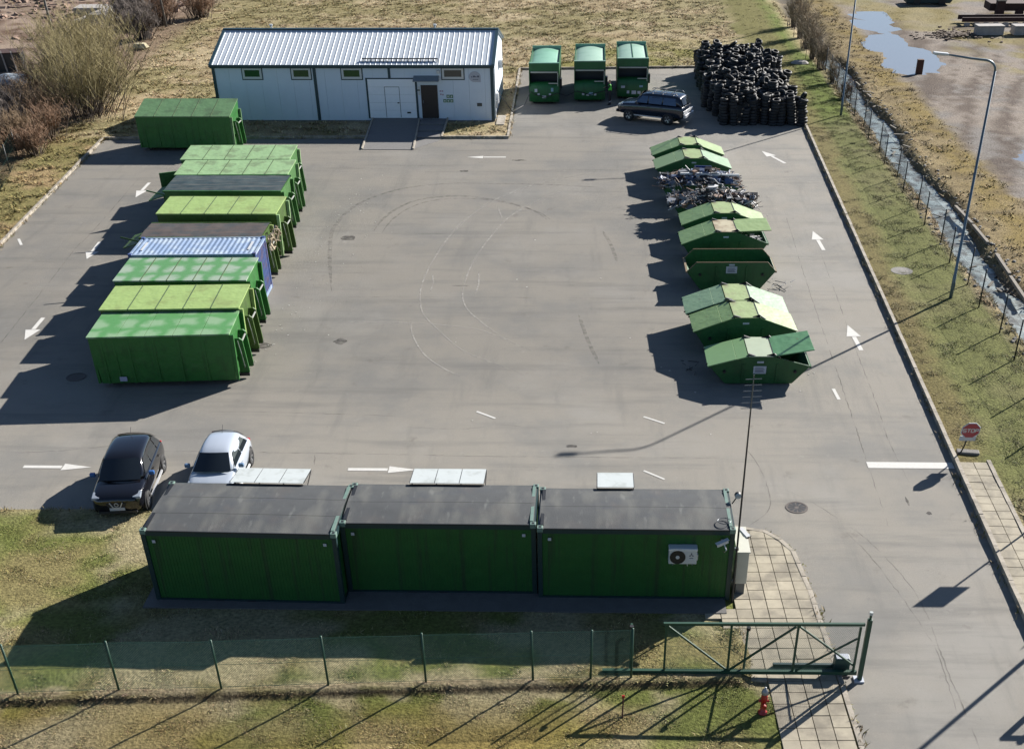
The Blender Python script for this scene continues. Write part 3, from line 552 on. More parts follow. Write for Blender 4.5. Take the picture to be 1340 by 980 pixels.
MB().bar((.98, 3.1, .32), (.98, -1.1, .1), .1, .14).build('step_edging', M_KERB, stp)
tag(MB().box(-.3, .3, -1.3, 1.3, 0, .16).build('concrete_pad', M_KERB, None, loc=(-5.15, 59.4, 0)), 'narrow concrete pad along the lit gable end of the pale building', 'concrete pad')
tag(MB().tube([(-5.5,61.0,1.9),(-5.2,60.8,1.5),(-4.4,60.9,.35),(-3.6,62.5,.45),(-3.2,64.4,1.0),(-2.9,64.55,.75),(-2.1,64.5,.55),(-1.2,64.55,.85),(-.5,64.8,.6),(.3,65.2,.85),(1.3,65.2,.6),(2.4,65.25,.85),(3.4,65.9,.9)], .03, 6).build('power_cable', M_BLK, None), 'black cable sagging from the pale building along the bin fronts', 'cable')

# ---------------------------------------------------------------- hook-lift containers on the left
def fade_mat(name, base, pale, amt, panel=1.2, rough=0.55, dirt=None):
    """roof paint with dried pale puddle patches inside each pressed panel"""
    m = mat(name, base, rough, var=0.08, scale=5, col2=dirt, scale2=1.3, amt2=0.1) if dirt else mat(name, base, rough, var=0.08, scale=5)
    n, l, b = nodes_of(m); src = b.inputs['Base Color'].links[0].from_socket; tc = n.new('ShaderNodeTexCoord'); sp = n.new('ShaderNodeSeparateXYZ')
    ns = n.new('ShaderNodeTexNoise'); ns.inputs['Scale'].default_value = 1.1; ns.inputs['Detail'].default_value = 3; l.new(tc.outputs['Object'], ns.inputs[0])
    va = n.new('ShaderNodeVectorMath'); va.operation = 'SCALE'; va.inputs['Scale'].default_value = 1.1; l.new(ns.outputs['Color'], va.inputs[0])
    ad = n.new('ShaderNodeVectorMath'); ad.operation = 'ADD'; l.new(tc.outputs['Object'], ad.inputs[0]); l.new(va.outputs[0], ad.inputs[1]); l.new(ad.outputs[0], sp.inputs[0])
    def tri(sock, per, lo, hi):
        q = n.new('ShaderNodeMath'); q.operation = 'PINGPONG'; l.new(sock, q.inputs[0]); q.inputs[1].default_value = per/2
        r = n.new('ShaderNodeMapRange'); r.inputs[1].default_value = lo*per; r.inputs[2].default_value = hi*per; r.interpolation_type = 'SMOOTHSTEP'; l.new(q.outputs[0], r.inputs[0]); return r.outputs[0]
    a, c = tri(sp.outputs[0], panel, .03, .34), tri(sp.outputs[1], 1.25, .02, .36)
    k = n.new('ShaderNodeMath'); k.operation = 'MULTIPLY'; l.new(a, k.inputs[0]); l.new(c, k.inputs[1])
    k2 = mul(n, l, k.outputs[0], amt); x = n.new('ShaderNodeMix'); x.data_type = 'RGBA'; l.new(k2, x.inputs[0]); l.new(src, x.inputs[6]); x.inputs[7].default_value = (*pale, 1); l.new(x.outputs[2], b.inputs['Base Color']); return m
def paint(name, c, **k):
    d = dict(rough=0.5, var=0.10, scale=2.5, col2=tuple(v*0.6 for v in c), scale2=1.6, amt2=0.12, streak=(tuple(v*0.55 for v in c), (5, 5, 0.35), 0.5), bump=0.05, bscale=8, rust=0.35, dent=0.35); d.update(k)
    return mat(name, c, **d)
G_DK = paint('container_green', look(44,122,46), rust=.2); G_MD = paint('container_mid_green', look(72,128,60)); G_OL = paint('container_olive_green', look(74,106,36)); M_RUST = mat('rust', look(120,78,50), 0.9, var=0.3, scale=8)
R_FADE = fade_mat('faded_green_roof', look(104,166,102), look(194,206,190), 0.74); R_FADE2 = fade_mat('faded_green_roof_soft', look(98,164,94), look(170,200,162), 0.68)
R_YEL = mat('yellow_green_roof', look(178,206,124), 0.5, rust=0.2, dent=0.3, var=0.05, scale=4, col2=look(150,160,96), scale2=0.9, amt2=0.15); R_PAL = mat('pale_green_roof', look(168,204,146), 0.5, rust=0.2, dent=0.3, var=0.06, scale=3, col2=look(126,140,100), scale2=1.3, amt2=0.22)
R_C0 = mat('dull_green_roof', look(112,152,102), 0.55, rust=.3, dent=.3, var=0.07, scale=3, col2=look(86,108,74), scale2=0.9, amt2=0.2)
R_DRK = mat('weathered_dark_cover', look(60,78,80), 0.6, var=0.2, scale=2, streak=(look(150,140,128), (0.5, 14, 1), 0.8), col2=look(34,60,66), scale2=1.5, amt2=0.5); R_BRN = mat('weathered_brown_cover', look(92,84,78), 0.6, var=0.2, scale=2, streak=(look(132,104,88), (0.5, 14, 1), 0.9), col2=look(60,72,74), scale2=1.3, amt2=0.4)
R_JNT = mat('dark_joint', look(96,120,78), .7, var=.3, scale=6); M_SILV = mat('worn_steel', look(176,178,172), 0.45, metal=0.3, var=0.2, scale=8, col2=look(130,104,84), amt2=0.2)
def hook_container(label, fl, ang, L, D, h, body, roofm, group, npan=5, dh=0.0, nrib=7, rear=None, endm=None, wear=False, tarp=False):
    """fl: near left corner on the ground; x runs to the hook end, y away from the camera"""
    t = thing('hook_lift_container', label, 'container', (fl[0], fl[1], 0), ang, group); endm = endm or body
    zb = 0.24; L = L*.968
    MB().add([(0.12,0.05,zb),(L-.05,0.05,zb),(L-.05,D-.05,zb),(0.12,D-.05,zb),(0,0,h-.06),(L,0,h-.06),(L,D,h+dh-.06),(0,D,h+dh-.06)], [(0,3,2,1),(4,5,6,7),(0,1,5,4),(1,2,6,5),(2,3,7,6),(3,0,4,7)]).build('body', body, t)
    rm = MB().add([(-.035,-.05,0),(.035,-.05,0),(.035,.03,0),(-.035,.03,0),(-.035,-.045,1),(.035,-.045,1),(.035,.03,1),(-.035,.03,1)], [(4,5,6,7),(0,1,5,4),(1,2,6,5),(3,0,4,7)]).mesh('side_rib')
    xs = [L*(k+.5)/nrib for k in range(nrib)]
    if wear: xs = [.45, .95, 1.55, 2.6, 3.6, 4.65]
    for x in xs:
        for yy, s in ((0.045, 1), (D-.045, -1)):
            o = place('side_rib', rm, body, t, (x, yy, zb), (0, 0, 0 if s > 0 else math.pi)); o.scale = (1, 1, h-.1-zb)
    sl_ = dh/D
    def rz(y): return h+sl_*y
    if tarp:   # sagging sheet cover
        f = lambda u, v: (-.02+u*(L+.02), -.06+v*(D+.12), rz(v*D)-.02+0.03*math.sin(math.pi*v)-.012*math.sin(u*31)*math.sin(math.pi*v)+.02*mnoise.noise((u*9, v*3, L)))
        MB().grid(f, 28, 10).build('cover', roofm, t, smooth=True)
        MB().bar((-.03, -.05, h-.05), (L+.03, -.05, h-.05), .08, .1).bar((-.03, D+.05, h+dh-.05), (L+.03, D+.05, h+dh-.05), .08, .1).build('top_rail', body, t)
    else:
        ov = 0.06; e = L/npan
        for k in range(npan):
            x0, x1 = (k*e+(.012 if k else -ov), (k+1)*e-(.012 if k < npan-1 else -.02))
            MB().add([(x0,-ov,rz(-ov)-.06),(x1,-ov,rz(-ov)-.06),(x1,D+ov,rz(D+ov)-.06),(x0,D+ov,rz(D+ov)-.06),(x0,-ov,rz(-ov)),(x1,-ov,rz(-ov)),(x1,D+ov,rz(D+ov)),(x0,D+ov,rz(D+ov))], [(0,3,2,1),(4,5,6,7),(0,1,5,4),(1,2,6,5),(2,3,7,6),(3,0,4,7)]).build('roof_panel', roofm, t)
            if k and not wear: MB().add([(k*e-.022,-ov,rz(-ov)+.004),(k*e+.022,-ov,rz(-ov)+.004),(k*e+.022,D+ov,rz(D+ov)+.004),(k*e-.022,D+ov,rz(D+ov)+.004),(k*e-.022,-ov,rz(-ov)+.014),(k*e+.022,-ov,rz(-ov)+.014),(k*e+.022,D+ov,rz(D+ov)+.014),(k*e-.022,D+ov,rz(D+ov)+.014)], [(4,5,6,7),(0,1,5,4),(1,2,6,5),(3,0,4,7)]).build('roof_joint', R_JNT, t)
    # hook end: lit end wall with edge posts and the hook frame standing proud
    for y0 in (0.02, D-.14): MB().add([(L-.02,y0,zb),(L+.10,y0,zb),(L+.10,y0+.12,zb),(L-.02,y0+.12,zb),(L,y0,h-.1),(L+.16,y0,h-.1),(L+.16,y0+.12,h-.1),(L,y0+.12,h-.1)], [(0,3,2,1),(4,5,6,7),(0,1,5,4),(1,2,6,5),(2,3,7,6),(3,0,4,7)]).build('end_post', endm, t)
    hf = MB()
    for y0 in (D*.30, D*.66):
        hf.prism([(L, .1), (L+.36, .1), (L+.42, .3), (L+.32, 1.7), (L+.2, 1.8), (L+.0, 1.8)], y0, y0+.08, 'y')
    hf.box(L, L+.06, D*.30, D*.66, .8, .95); hf.build('hook_frame', body, t)
    MB().tube([(L+.27, D*.30, 1.62), (L+.27, D*.70, 1.62)], .04, 8).build('hook_bar', M_SILV, t)
    MB().tube([(L+.15, D*.25, 1.75), (L+.26, D*.2, 1.2), (L+.3, D*.22, .6), (L+.22, D*.3, .45)], .025, 6).build('brake_hose', M_SILV, t)
    for y0 in (D*.28, D*.68): MB().box(.3, L+.4, y0, y0+.1, .1, zb).build('runner', M_BLK, t)
    for x in (.45, L-.5):
        for y0 in (D*.18, D*.8): MB().lathe([(.001, 0), (.12, 0), (.12, .2), (.001, .2)], (x, y0, .12), 14, 'y').build('roller', M_BLK, t)
    if rear == 'open': # tail door swung out
        MB().box(-.08, .0, -.02, D*.5, zb, h-.1, Matrix.Rotation(R(115), 4, 'Z')).build('rear_door', body, t, loc=(0, D*.45, 0)); MB().box(-.06, .0, D*.52, D, zb, h-.15).build('rear_door', body, t)
    elif rear == 'flap':
        MB().box(-1.05, 0, .1, D-.1, -.05, .0, Matrix.Rotation(R(-16), 4, 'Y')).build('rear_flap', body, t, loc=(0.02, 0, h-.30)); MB().tube([(0, .1, h-.3), (-1.0, .1, h-.05)], .04, 6).build('flap_arm', body, t)
        MB().box(-.05, .01, .04, D-.04, zb, h-.4).build('rear_door', body, t)
    else:
        for y0, y1 in ((.05, D/2-.01), (D/2+.01, D-.05)): MB().box(-.04, .06, y0, y1, zb, h-.1).build('rear_door', body, t)
        MB().tube([(-.07, D/2, .4), (-.07, D/2, h-.3)], .025, 6).build('lock_rod', M_BLK, t)
    return t
GRP = 'containers in the left hand row'
c8 = hook_container('dark green closed container with faded blotchy roof, nearest of the left hand row', (-19.22,14.95), R(4.4), 5.97, 2.55, 2.36, G_DK, R_FADE2, GRP, 5, wear=True)
MB().box(.92, 1.22, -.066, -.052, .36, .56).build('label_plate', mat('plate_lilac', look(190,194,220), .5, var=.05), c8)
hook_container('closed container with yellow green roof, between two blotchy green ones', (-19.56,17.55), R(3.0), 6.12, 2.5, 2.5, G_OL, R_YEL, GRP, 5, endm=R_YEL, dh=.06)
hook_container('green container with heavily blotched white faded roof beside the blue container', (-20.12,20.96), R(1.5), 6.2, 2.6, 2.5, G_DK, R_FADE, GRP, 5, dh=.08)
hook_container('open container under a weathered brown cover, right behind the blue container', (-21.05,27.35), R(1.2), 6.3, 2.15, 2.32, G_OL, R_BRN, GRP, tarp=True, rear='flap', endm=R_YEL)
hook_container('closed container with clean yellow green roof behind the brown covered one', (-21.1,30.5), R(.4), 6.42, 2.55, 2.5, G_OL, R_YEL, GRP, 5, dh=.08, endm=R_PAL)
hook_container('container under a weathered dark teal cover between green roofs', (-22.05,34.7), R(0.2), 6.7, 2.6, 2.42, G_MD, R_DRK, GRP, tarp=True, rear='flap', dh=.08)
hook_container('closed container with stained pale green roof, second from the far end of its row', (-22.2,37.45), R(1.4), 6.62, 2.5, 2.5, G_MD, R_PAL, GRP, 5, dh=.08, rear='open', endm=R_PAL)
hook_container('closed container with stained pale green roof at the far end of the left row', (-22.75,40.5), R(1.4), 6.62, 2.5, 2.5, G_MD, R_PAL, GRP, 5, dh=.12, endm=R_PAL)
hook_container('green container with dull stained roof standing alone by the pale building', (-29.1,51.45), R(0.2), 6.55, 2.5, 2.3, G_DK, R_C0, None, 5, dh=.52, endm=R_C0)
# blue shipping container
M_BLUE = mat('blue_container_paint', look(146,170,204), 0.55, var=0.08, scale=3, col2=look(184,200,218), scale2=1.1, amt2=0.5, streak=(look(118,146,186), (0.3, 6, 1), 0.5)); M_BLUE2 = mat('blue_container_rusty', look(72,98,160), 0.55, var=0.15, scale=4, col2=look(118,96,112), scale2=2.2, amt2=0.3)
bc = thing('shipping_container', 'pale blue corrugated shipping container with rust streaked end in the left row', 'container', (-20.5,24.06,0), R(2.2), GRP); L, D, h = 6.06, 2.46, 2.59
def corr(n, a, b, depth, fr=.25):
    pts = []; p = (b-a)/n
    for k in range(n): x = a+k*p; pts += [(x, 0), (x+p*fr, depth), (x+p*.5, depth), (x+p*(.5+fr), 0)]
    return pts+[(b, 0)]
pr = corr(24, .15, L-.15, .026); o = MB()
for x, d in pr: o.v += [(x, .1, h-.06+d), (x, D-.1, h-.06+d)]
o.f = [(2*i, 2*i+1, 2*i+3, 2*i+2) for i in range(len(pr)-1)]; o.build('roof', M_BLUE, bc)
for yy in (.06, D-.06):
    o = MB()
    for x, d in pr: s = 1 if yy > 1 else -1; o.v += [(x, yy-s*d+s*.02, .16), (x, yy-s*d+s*.02, h-.1)]
    o.f = [(2*i, 2*i+1, 2*i+3, 2*i+2) for i in range(len(pr)-1)]; o.build('side_wall', M_BLUE, bc)
o = MB()
for x, d in corr(8, .12, D-.12, .04): o.v += [(L-.03-d, x, .16), (L-.03-d, x, h-.1)]
o.f = [(2*i, 2*i+1, 2*i+3, 2*i+2) for i in range(32)]; o.build('end_wall', M_BLUE2, bc)
for y0, y1 in ((.1, D/2-.01), (D/2+.01, D-.1)):
    d = MB().box(.02, .07, y0, y1, .16, h-.12).build('door', M_BLUE2, bc); MB().tube([(-.02, (y0+y1)/2, .2), (-.02, (y0+y1)/2, h-.2)], .02, 6).build('lock_rod', M_GREY, d)
for x in (0, L-.12):
    for y in (0, D-.12): MB().box(x, x+.12, y, y+.12, .1, h-.1).build('corner_post', M_BLUE2, bc)
for nm, b in (('top_rail', (.12, L-.12, 0, .09, h-.13, h-.03)), ('top_rail', (.12, L-.12, D-.09, D, h-.13, h-.03)), ('top_rail', (0, .1, .12, D-.12, h-.13, h-.03)), ('top_rail', (L-.1, L, .12, D-.12, h-.13, h-.03)), ('bottom_rail', (.12, L-.12, 0, .09, .02, .18)), ('bottom_rail', (.12, L-.12, D-.09, D, .02, .18)), ('bottom_rail', (L-.1, L, .12, D-.12, .02, .18)), ('bottom_rail', (0, .1, .12, D-.12, .02, .18))): MB().box(*b).build(nm, M_BLUE, bc)
for x in (-.005, L-.155):
    for y in (-.005, D-.155):
        for z in (0, h-.11): MB().box(x, x+.16, y, y+.16, z, z+.12).build('corner_casting', M_BLUE2, bc)
for x in (.42, 5.55): MB().box(x, x+.12, .6, 1.7, h-.01, h-.004).build('roof_marking', M_WHITE, bc)
# scrap timber at the open container's end
sc = MB()
for k in range(34): p = Vector((-14.72+random.uniform(-.15, .2), 27.45+random.uniform(0, 1.9), 1.6+random.uniform(-.3, .75))); sc.bar(p, p+Vector((random.uniform(-.1, .35), random.uniform(-.4, .4), random.uniform(-.6, .4))), random.uniform(.03, .1), .03)
o = stuff(sc.build('scrap_timber', mat('scrap_wood', look(206,188,160), 0.9, var=0.35, scale=5), None)); tag(o, 'pale splintered wood poking from the brown covered container', 'scrap wood')

# ---------------------------------------------------------------- skips on the right
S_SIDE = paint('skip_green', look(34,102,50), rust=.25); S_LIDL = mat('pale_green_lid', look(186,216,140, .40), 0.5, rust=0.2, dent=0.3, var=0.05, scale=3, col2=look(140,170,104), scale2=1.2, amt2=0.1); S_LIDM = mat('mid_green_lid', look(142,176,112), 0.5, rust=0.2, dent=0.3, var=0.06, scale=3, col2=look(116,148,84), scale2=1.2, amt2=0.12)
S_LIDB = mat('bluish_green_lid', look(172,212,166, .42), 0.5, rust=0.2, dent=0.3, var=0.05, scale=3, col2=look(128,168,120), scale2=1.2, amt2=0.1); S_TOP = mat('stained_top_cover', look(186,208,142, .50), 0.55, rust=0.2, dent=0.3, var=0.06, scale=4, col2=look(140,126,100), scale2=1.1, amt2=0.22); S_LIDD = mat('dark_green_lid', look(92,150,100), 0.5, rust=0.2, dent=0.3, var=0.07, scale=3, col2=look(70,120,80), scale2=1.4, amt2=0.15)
S_EDGE = mat('worn_rim', look(150,126,96), 0.7, var=0.25, scale=6); M_PLATE = mat('notice_plate', look(214,220,232), 0.5, var=0.03)
def plate(mb, a, b, y0, y1, th=.03):
    """flat plate from (x,z) a to b, spanning y0..y1"""
    d = Vector((b[0]-a[0], b[1]-a[1])); n = Vector((-d.y, d.x)).normalized()*th
    return mb.prism([a, b, (b[0]+n.x, b[1]+n.y), (a[0]+n.x, a[1]+n.y)], y0, y1, 'y')
def skip(label, c, ang, kind='lids', w=1.86, lm=None, ll=None, right=None, placard=False, hgt=1.75, rim=1.15, xs=1.0, top=None):
    t = thing('skip', label, 'skip', (c[0], c[1], 0), ang, 'skips in the right hand row'); y0, y1 = -w/2, w/2; lm = lm or S_LIDL; ll = ll or S_LIDM
    q = lambda x: x*xs
    if kind == 'lids': prof = [(q(-1.5),.1),(q(1.5),.1),(q(2.2),rim),(q(.55),hgt),(q(-.55),hgt),(q(-2.2),rim)]
    elif kind == 'open': prof = [(q(-1.5),.1),(q(1.5),.1),(q(2.2),1.0),(q(1.76),1.46),(q(-1.76),1.46),(q(-2.2),1.0)]
    else: prof = [(q(-1.55),.1),(q(1.55),.1),(q(2.3),1.2),(q(1.9),1.35),(q(-1.9),1.35),(q(-2.3),1.2)]
    for yy in (y0, y1-.04):
        sp = MB().prism(prof, yy, yy+.04, 'y').build('side_wall', S_SIDE, t); s = -1 if yy < 0 else 1
        yo = yy-.05 if s < 0 else yy+.04
        for x in (q(-.75), q(.75)): MB().box(x-.035, x+.035, yo+.002, yo+.048, .14, rim+.1).build('side_rib', S_SIDE, sp)
        for x in (q(-1.55), q(1.55)): MB().lathe([(.001, 0), (.05, 0), (.05, .09), (.075, .09), (.075, .12), (.001, .12)], (x, yy+.04 if s > 0 else yy-.12, rim*.72), 10, 'y').build('lifting_lug', M_BLK, sp)
        e = MB(); n = len(prof)
        idx = [(2, 3), (4, 5), (3, 4)] if kind != 'lids' else [(2, 3), (4, 5)]
        for i, j in idx: plate(e, prof[i], prof[j], yy-.015, yy+.055, .025)
        stuff(e.build('rim_edge', S_EDGE if kind != 'lids' else S_SIDE, sp))
    MB().box(q(-1.48), q(1.48), y0+.02, y1-.02, .06, .12).build('floor', S_SIDE, t)
    for sx in (-1, 1):
        ew = MB(); a, b = (q(1.49)*sx, .1), (q(2.19)*sx, prof[2][1]); plate(ew, a, b, y0+.04, y1-.04, .04); ew.build('end_wall', S_SIDE, t)
        MB().box(min(q(2.15)*sx, q(2.25)*sx), max(q(2.15)*sx, q(2.25)*sx), y0, y1, prof[2][1]-.08, prof[2][1]-.005).build('end_rim', S_EDGE if kind != 'lids' else S_SIDE, t)
    if kind == 'lids':
        o = .05
        def cover(name, m, a, b, th=.035, loc=None, rot=None, par=t):
            return plate(MB(), a, b, y0-o, y1+o, th).build(name, m, par, loc=loc, rot=rot)
        tp = cover('top_cover', top or S_TOP, (q(-.53), hgt+.012), (q(.53), hgt+.012))
        k = .30; fx, fz = q(-.55)+(q(-2.2)-q(-.55))*k, hgt+(rim-hgt)*k
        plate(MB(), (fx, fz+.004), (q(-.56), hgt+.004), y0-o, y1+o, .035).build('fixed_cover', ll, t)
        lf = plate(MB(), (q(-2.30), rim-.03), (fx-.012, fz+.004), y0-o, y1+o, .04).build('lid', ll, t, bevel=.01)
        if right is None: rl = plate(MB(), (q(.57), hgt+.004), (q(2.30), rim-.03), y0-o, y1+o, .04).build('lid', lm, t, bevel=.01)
        else:
            a, Lr = R(right), q(1.75); rl = plate(MB(), (q(.57), hgt+.02), (q(.57)+Lr*math.cos(a), hgt+.02+Lr*math.sin(a)), y0-o, y1+o, .04).build('lid', lm, t, bevel=.01)
        for x in (-.55, .57):
            for yy in (y0-.02, y1-.06):
                MB().prism([(q(x)-.30, hgt-.12 if x < 0 else hgt+.05), (q(x)-.02, hgt+.06), (q(x)+.02, hgt+.14), (q(x)+.30, hgt-.05 if x > 0 else hgt+.05), (q(x)+.02, hgt+.07)] , yy, yy+.09, 'y').build('hinge', M_BLK, t)
        MB().bar((q(.56), y0-.05, hgt+.03), (q(.56), y1+.05, hgt+.03), .05).build('hinge_rod', M_BLK, t)
        MB().tube([(q(-2.28), y1-.2, rim+.02), (q(-2.36), y1-.2, rim+.0)], .03, 6).build('lid_handle', M_BLK, t); MB().tube([(q(-2.28), y0+.2, rim+.02), (q(-2.36), y0+.2, rim+.0)], .03, 6).build('lid_handle', M_BLK, t)
    if placard or kind == 'lids':
        MB().box(-.14, .14, y0-.016, y0-.001, hgt-.28 if kind == 'lids' else 1.28, hgt-.2 if kind == 'lids' else 1.36).build('tag_plate', M_PLATE, t)
    if placard:
        z = .52 if kind == 'lids' else .90
        pp = MB().box(-.27, .27, y0-.018, y0-.001, z, z+.34).build('notice_plate', M_PLATE, t); m = MB()
        for k in range(4): m.box(-.2, .2-.05*(k % 2), y0-.021, y0-.0175, z+.06+k*.06, z+.085+k*.06)
        stuff(m.build('printed_lines', M_INK, pp))
    return t
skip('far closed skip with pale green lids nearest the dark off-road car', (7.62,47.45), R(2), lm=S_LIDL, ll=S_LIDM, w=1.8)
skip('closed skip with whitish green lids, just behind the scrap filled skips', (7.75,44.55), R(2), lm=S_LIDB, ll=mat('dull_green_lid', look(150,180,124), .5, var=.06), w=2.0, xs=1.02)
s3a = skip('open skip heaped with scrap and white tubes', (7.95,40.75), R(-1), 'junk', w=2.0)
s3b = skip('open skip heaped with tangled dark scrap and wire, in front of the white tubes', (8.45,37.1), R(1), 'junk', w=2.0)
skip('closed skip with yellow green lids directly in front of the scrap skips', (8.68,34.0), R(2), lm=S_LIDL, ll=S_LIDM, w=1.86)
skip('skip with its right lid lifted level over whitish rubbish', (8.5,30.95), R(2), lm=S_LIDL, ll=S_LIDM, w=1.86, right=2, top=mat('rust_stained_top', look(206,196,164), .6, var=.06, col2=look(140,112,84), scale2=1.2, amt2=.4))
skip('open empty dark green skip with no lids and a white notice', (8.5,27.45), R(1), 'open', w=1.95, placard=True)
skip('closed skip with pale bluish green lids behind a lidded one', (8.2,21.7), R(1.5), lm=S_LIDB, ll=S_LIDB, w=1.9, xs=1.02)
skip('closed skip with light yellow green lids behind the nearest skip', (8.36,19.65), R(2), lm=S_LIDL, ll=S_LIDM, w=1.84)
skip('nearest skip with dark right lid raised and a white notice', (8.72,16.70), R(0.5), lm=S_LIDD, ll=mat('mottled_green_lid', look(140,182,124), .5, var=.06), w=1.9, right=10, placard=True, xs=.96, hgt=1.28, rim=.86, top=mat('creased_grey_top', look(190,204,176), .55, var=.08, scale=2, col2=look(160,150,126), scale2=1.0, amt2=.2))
# scrap
def scrap(label, c, n, seed, mats, cat='scrap'):
    r = random.Random(seed); objs = [MB() for _ in mats]
    for k in range(n):
        x = r.uniform(-2.35, 2.35); y = r.uniform(-1.15, 1.15); z = 1.12+0.62*(1-(x/2.5)**2)*(1-(y/1.5)**2)*r.uniform(.1, 1.15); mb = r.choice(objs); p = Vector((x+c[0], y+c[1], z))
        a, e = r.uniform(0, 6.28), r.gauss(0, .35); d = Vector((math.cos(a)*math.cos(e), math.sin(a)*math.cos(e), math.sin(e))); T = r.random()
        if T < .45: Lk = r.uniform(.25, 1.1); mb.bar(p-d*Lk/2, p+d*Lk/2, r.uniform(.015, .05))
        elif T < .62: mb.tube([p-d*.4, p+Vector((r.gauss(0, .15), r.gauss(0, .15), .12)), p+d*.4], r.uniform(.012, .04), 5)
        elif T < .85: m = Matrix.Translation(p) @ Matrix.Rotation(a, 4, 'Z') @ Matrix.Rotation(r.gauss(0, .6), 4, 'X'); s = r.uniform(.08, .28); mb.box(-s, s, -s*.7, s*.7, -.02, r.choice((.02, .02, .16)), m)
        else: q = [p+Vector((math.cos(i*.9+a)*.2, math.sin(i*.9+a)*.16, r.gauss(0, .05))) for i in range(6)]; mb.tube(q, .012, 4)
    for mb, m in zip(objs, mats):
        o = stuff(mb.build('scrap_heap', m[1], None)); tag(o, m[0]+' '+label, cat)
M_SW, M_SG, M_SB, M_SK, M_SD = [mat('scrap_'+n_, look(*c), .6, var=.3, scale=6) for n_, c in (('white', (214,214,216)), ('grey', (128,130,136)), ('brown', (142,112,92)), ('black', (36,36,40)), ('blue', (84,104,140)))]
scrap('heaped in the skip with the white tubes', (7.95,40.75), 620, 11, [('pale bits', M_SW), ('grey metal pieces', M_SG), ('brown sticks', M_SB), ('black pieces', M_SK), ('bluish pieces', M_SD)])
scrap('heaped in the nearer tangled scrap skip', (8.45,37.1), 640, 12, [('pale bits', M_SW), ('grey metal pieces', M_SG), ('brown sticks', M_SB), ('black pieces', M_SK), ('dark pieces', M_BLK)])
r_ = random.Random(5)
wr = MB()
for k in range(60): x = r_.uniform(.6, 2.0); p = Vector((8.5+x, 30.95+r_.uniform(-.75, .6), 1.0+.12*r_.random()-.1*max(0, x-1.4))); m = Matrix.Translation(p) @ Matrix.Rotation(r_.uniform(0, 6), 4, 'Z') @ Matrix.Rotation(r_.gauss(0, .5), 4, 'X'); s = r_.uniform(.05, .18); wr.box(-s, s, -s*.6, s*.6, -.02, .05, m)
tag(stuff(wr.build('white_rubbish', M_SW, None)), 'crumpled whitish rubbish under the lifted lid of a skip', 'rubbish')
for (dx, dy, dz, L_, an) in ((-.05,-.35,1.72,2.3,1), (.95,-.42,1.66,2.6,-1)): tag(MB().box(-L_/2, L_/2, -.07, .07, 0, .09).build('white_tube', M_WHITE, None, loc=(7.95+dx, 40.75+dy, dz), rot=(0, 0, R(an))), ('left ' if dx < 0 else 'right ')+'one of two long white tubes lying across the scrap skip', 'tube')
tray = thing('plastic_tray', 'blue plastic tray lying on the scrap heap behind the white tubes', 'tray', (8.2,41.35,1.55), R(20)); M_TRY = mat('blue_plastic', look(60,92,160), .4, var=.06)
MB().box(-.5, .5, -.35, .35, 0, .03).build('base', M_TRY, tray)
for b in ((-.5,.5,-.37,-.35), (-.5,.5,.35,.37), (-.52,-.5,-.37,.37), (.5,.52,-.37,.37)): MB().box(*b, 0, .2).build('side', M_TRY, tray)
tray.rotation_euler = (R(25), R(5), R(14))
# loose bits beside the skips
for (x, y, m_, lb) in ((6.1,17.2,M_BLK,'thin black scrap frame lying left of the nearest skip'), (11.05,26.9,M_SG,'twisted grey wire scrap right of the open empty skip')):
    o = MB(); r_.seed(int(x*10))
    for k in range(9): p = Vector((r_.gauss(0, .3), r_.gauss(0, .25), .03+.25*r_.random())); o.tube([p, p+Vector((r_.gauss(0, .3), r_.gauss(0, .3), -.02))], .018, 5)
    tag(stuff(o.build('loose_scrap', m_, None, loc=(x, y, 0))), lb, 'scrap')

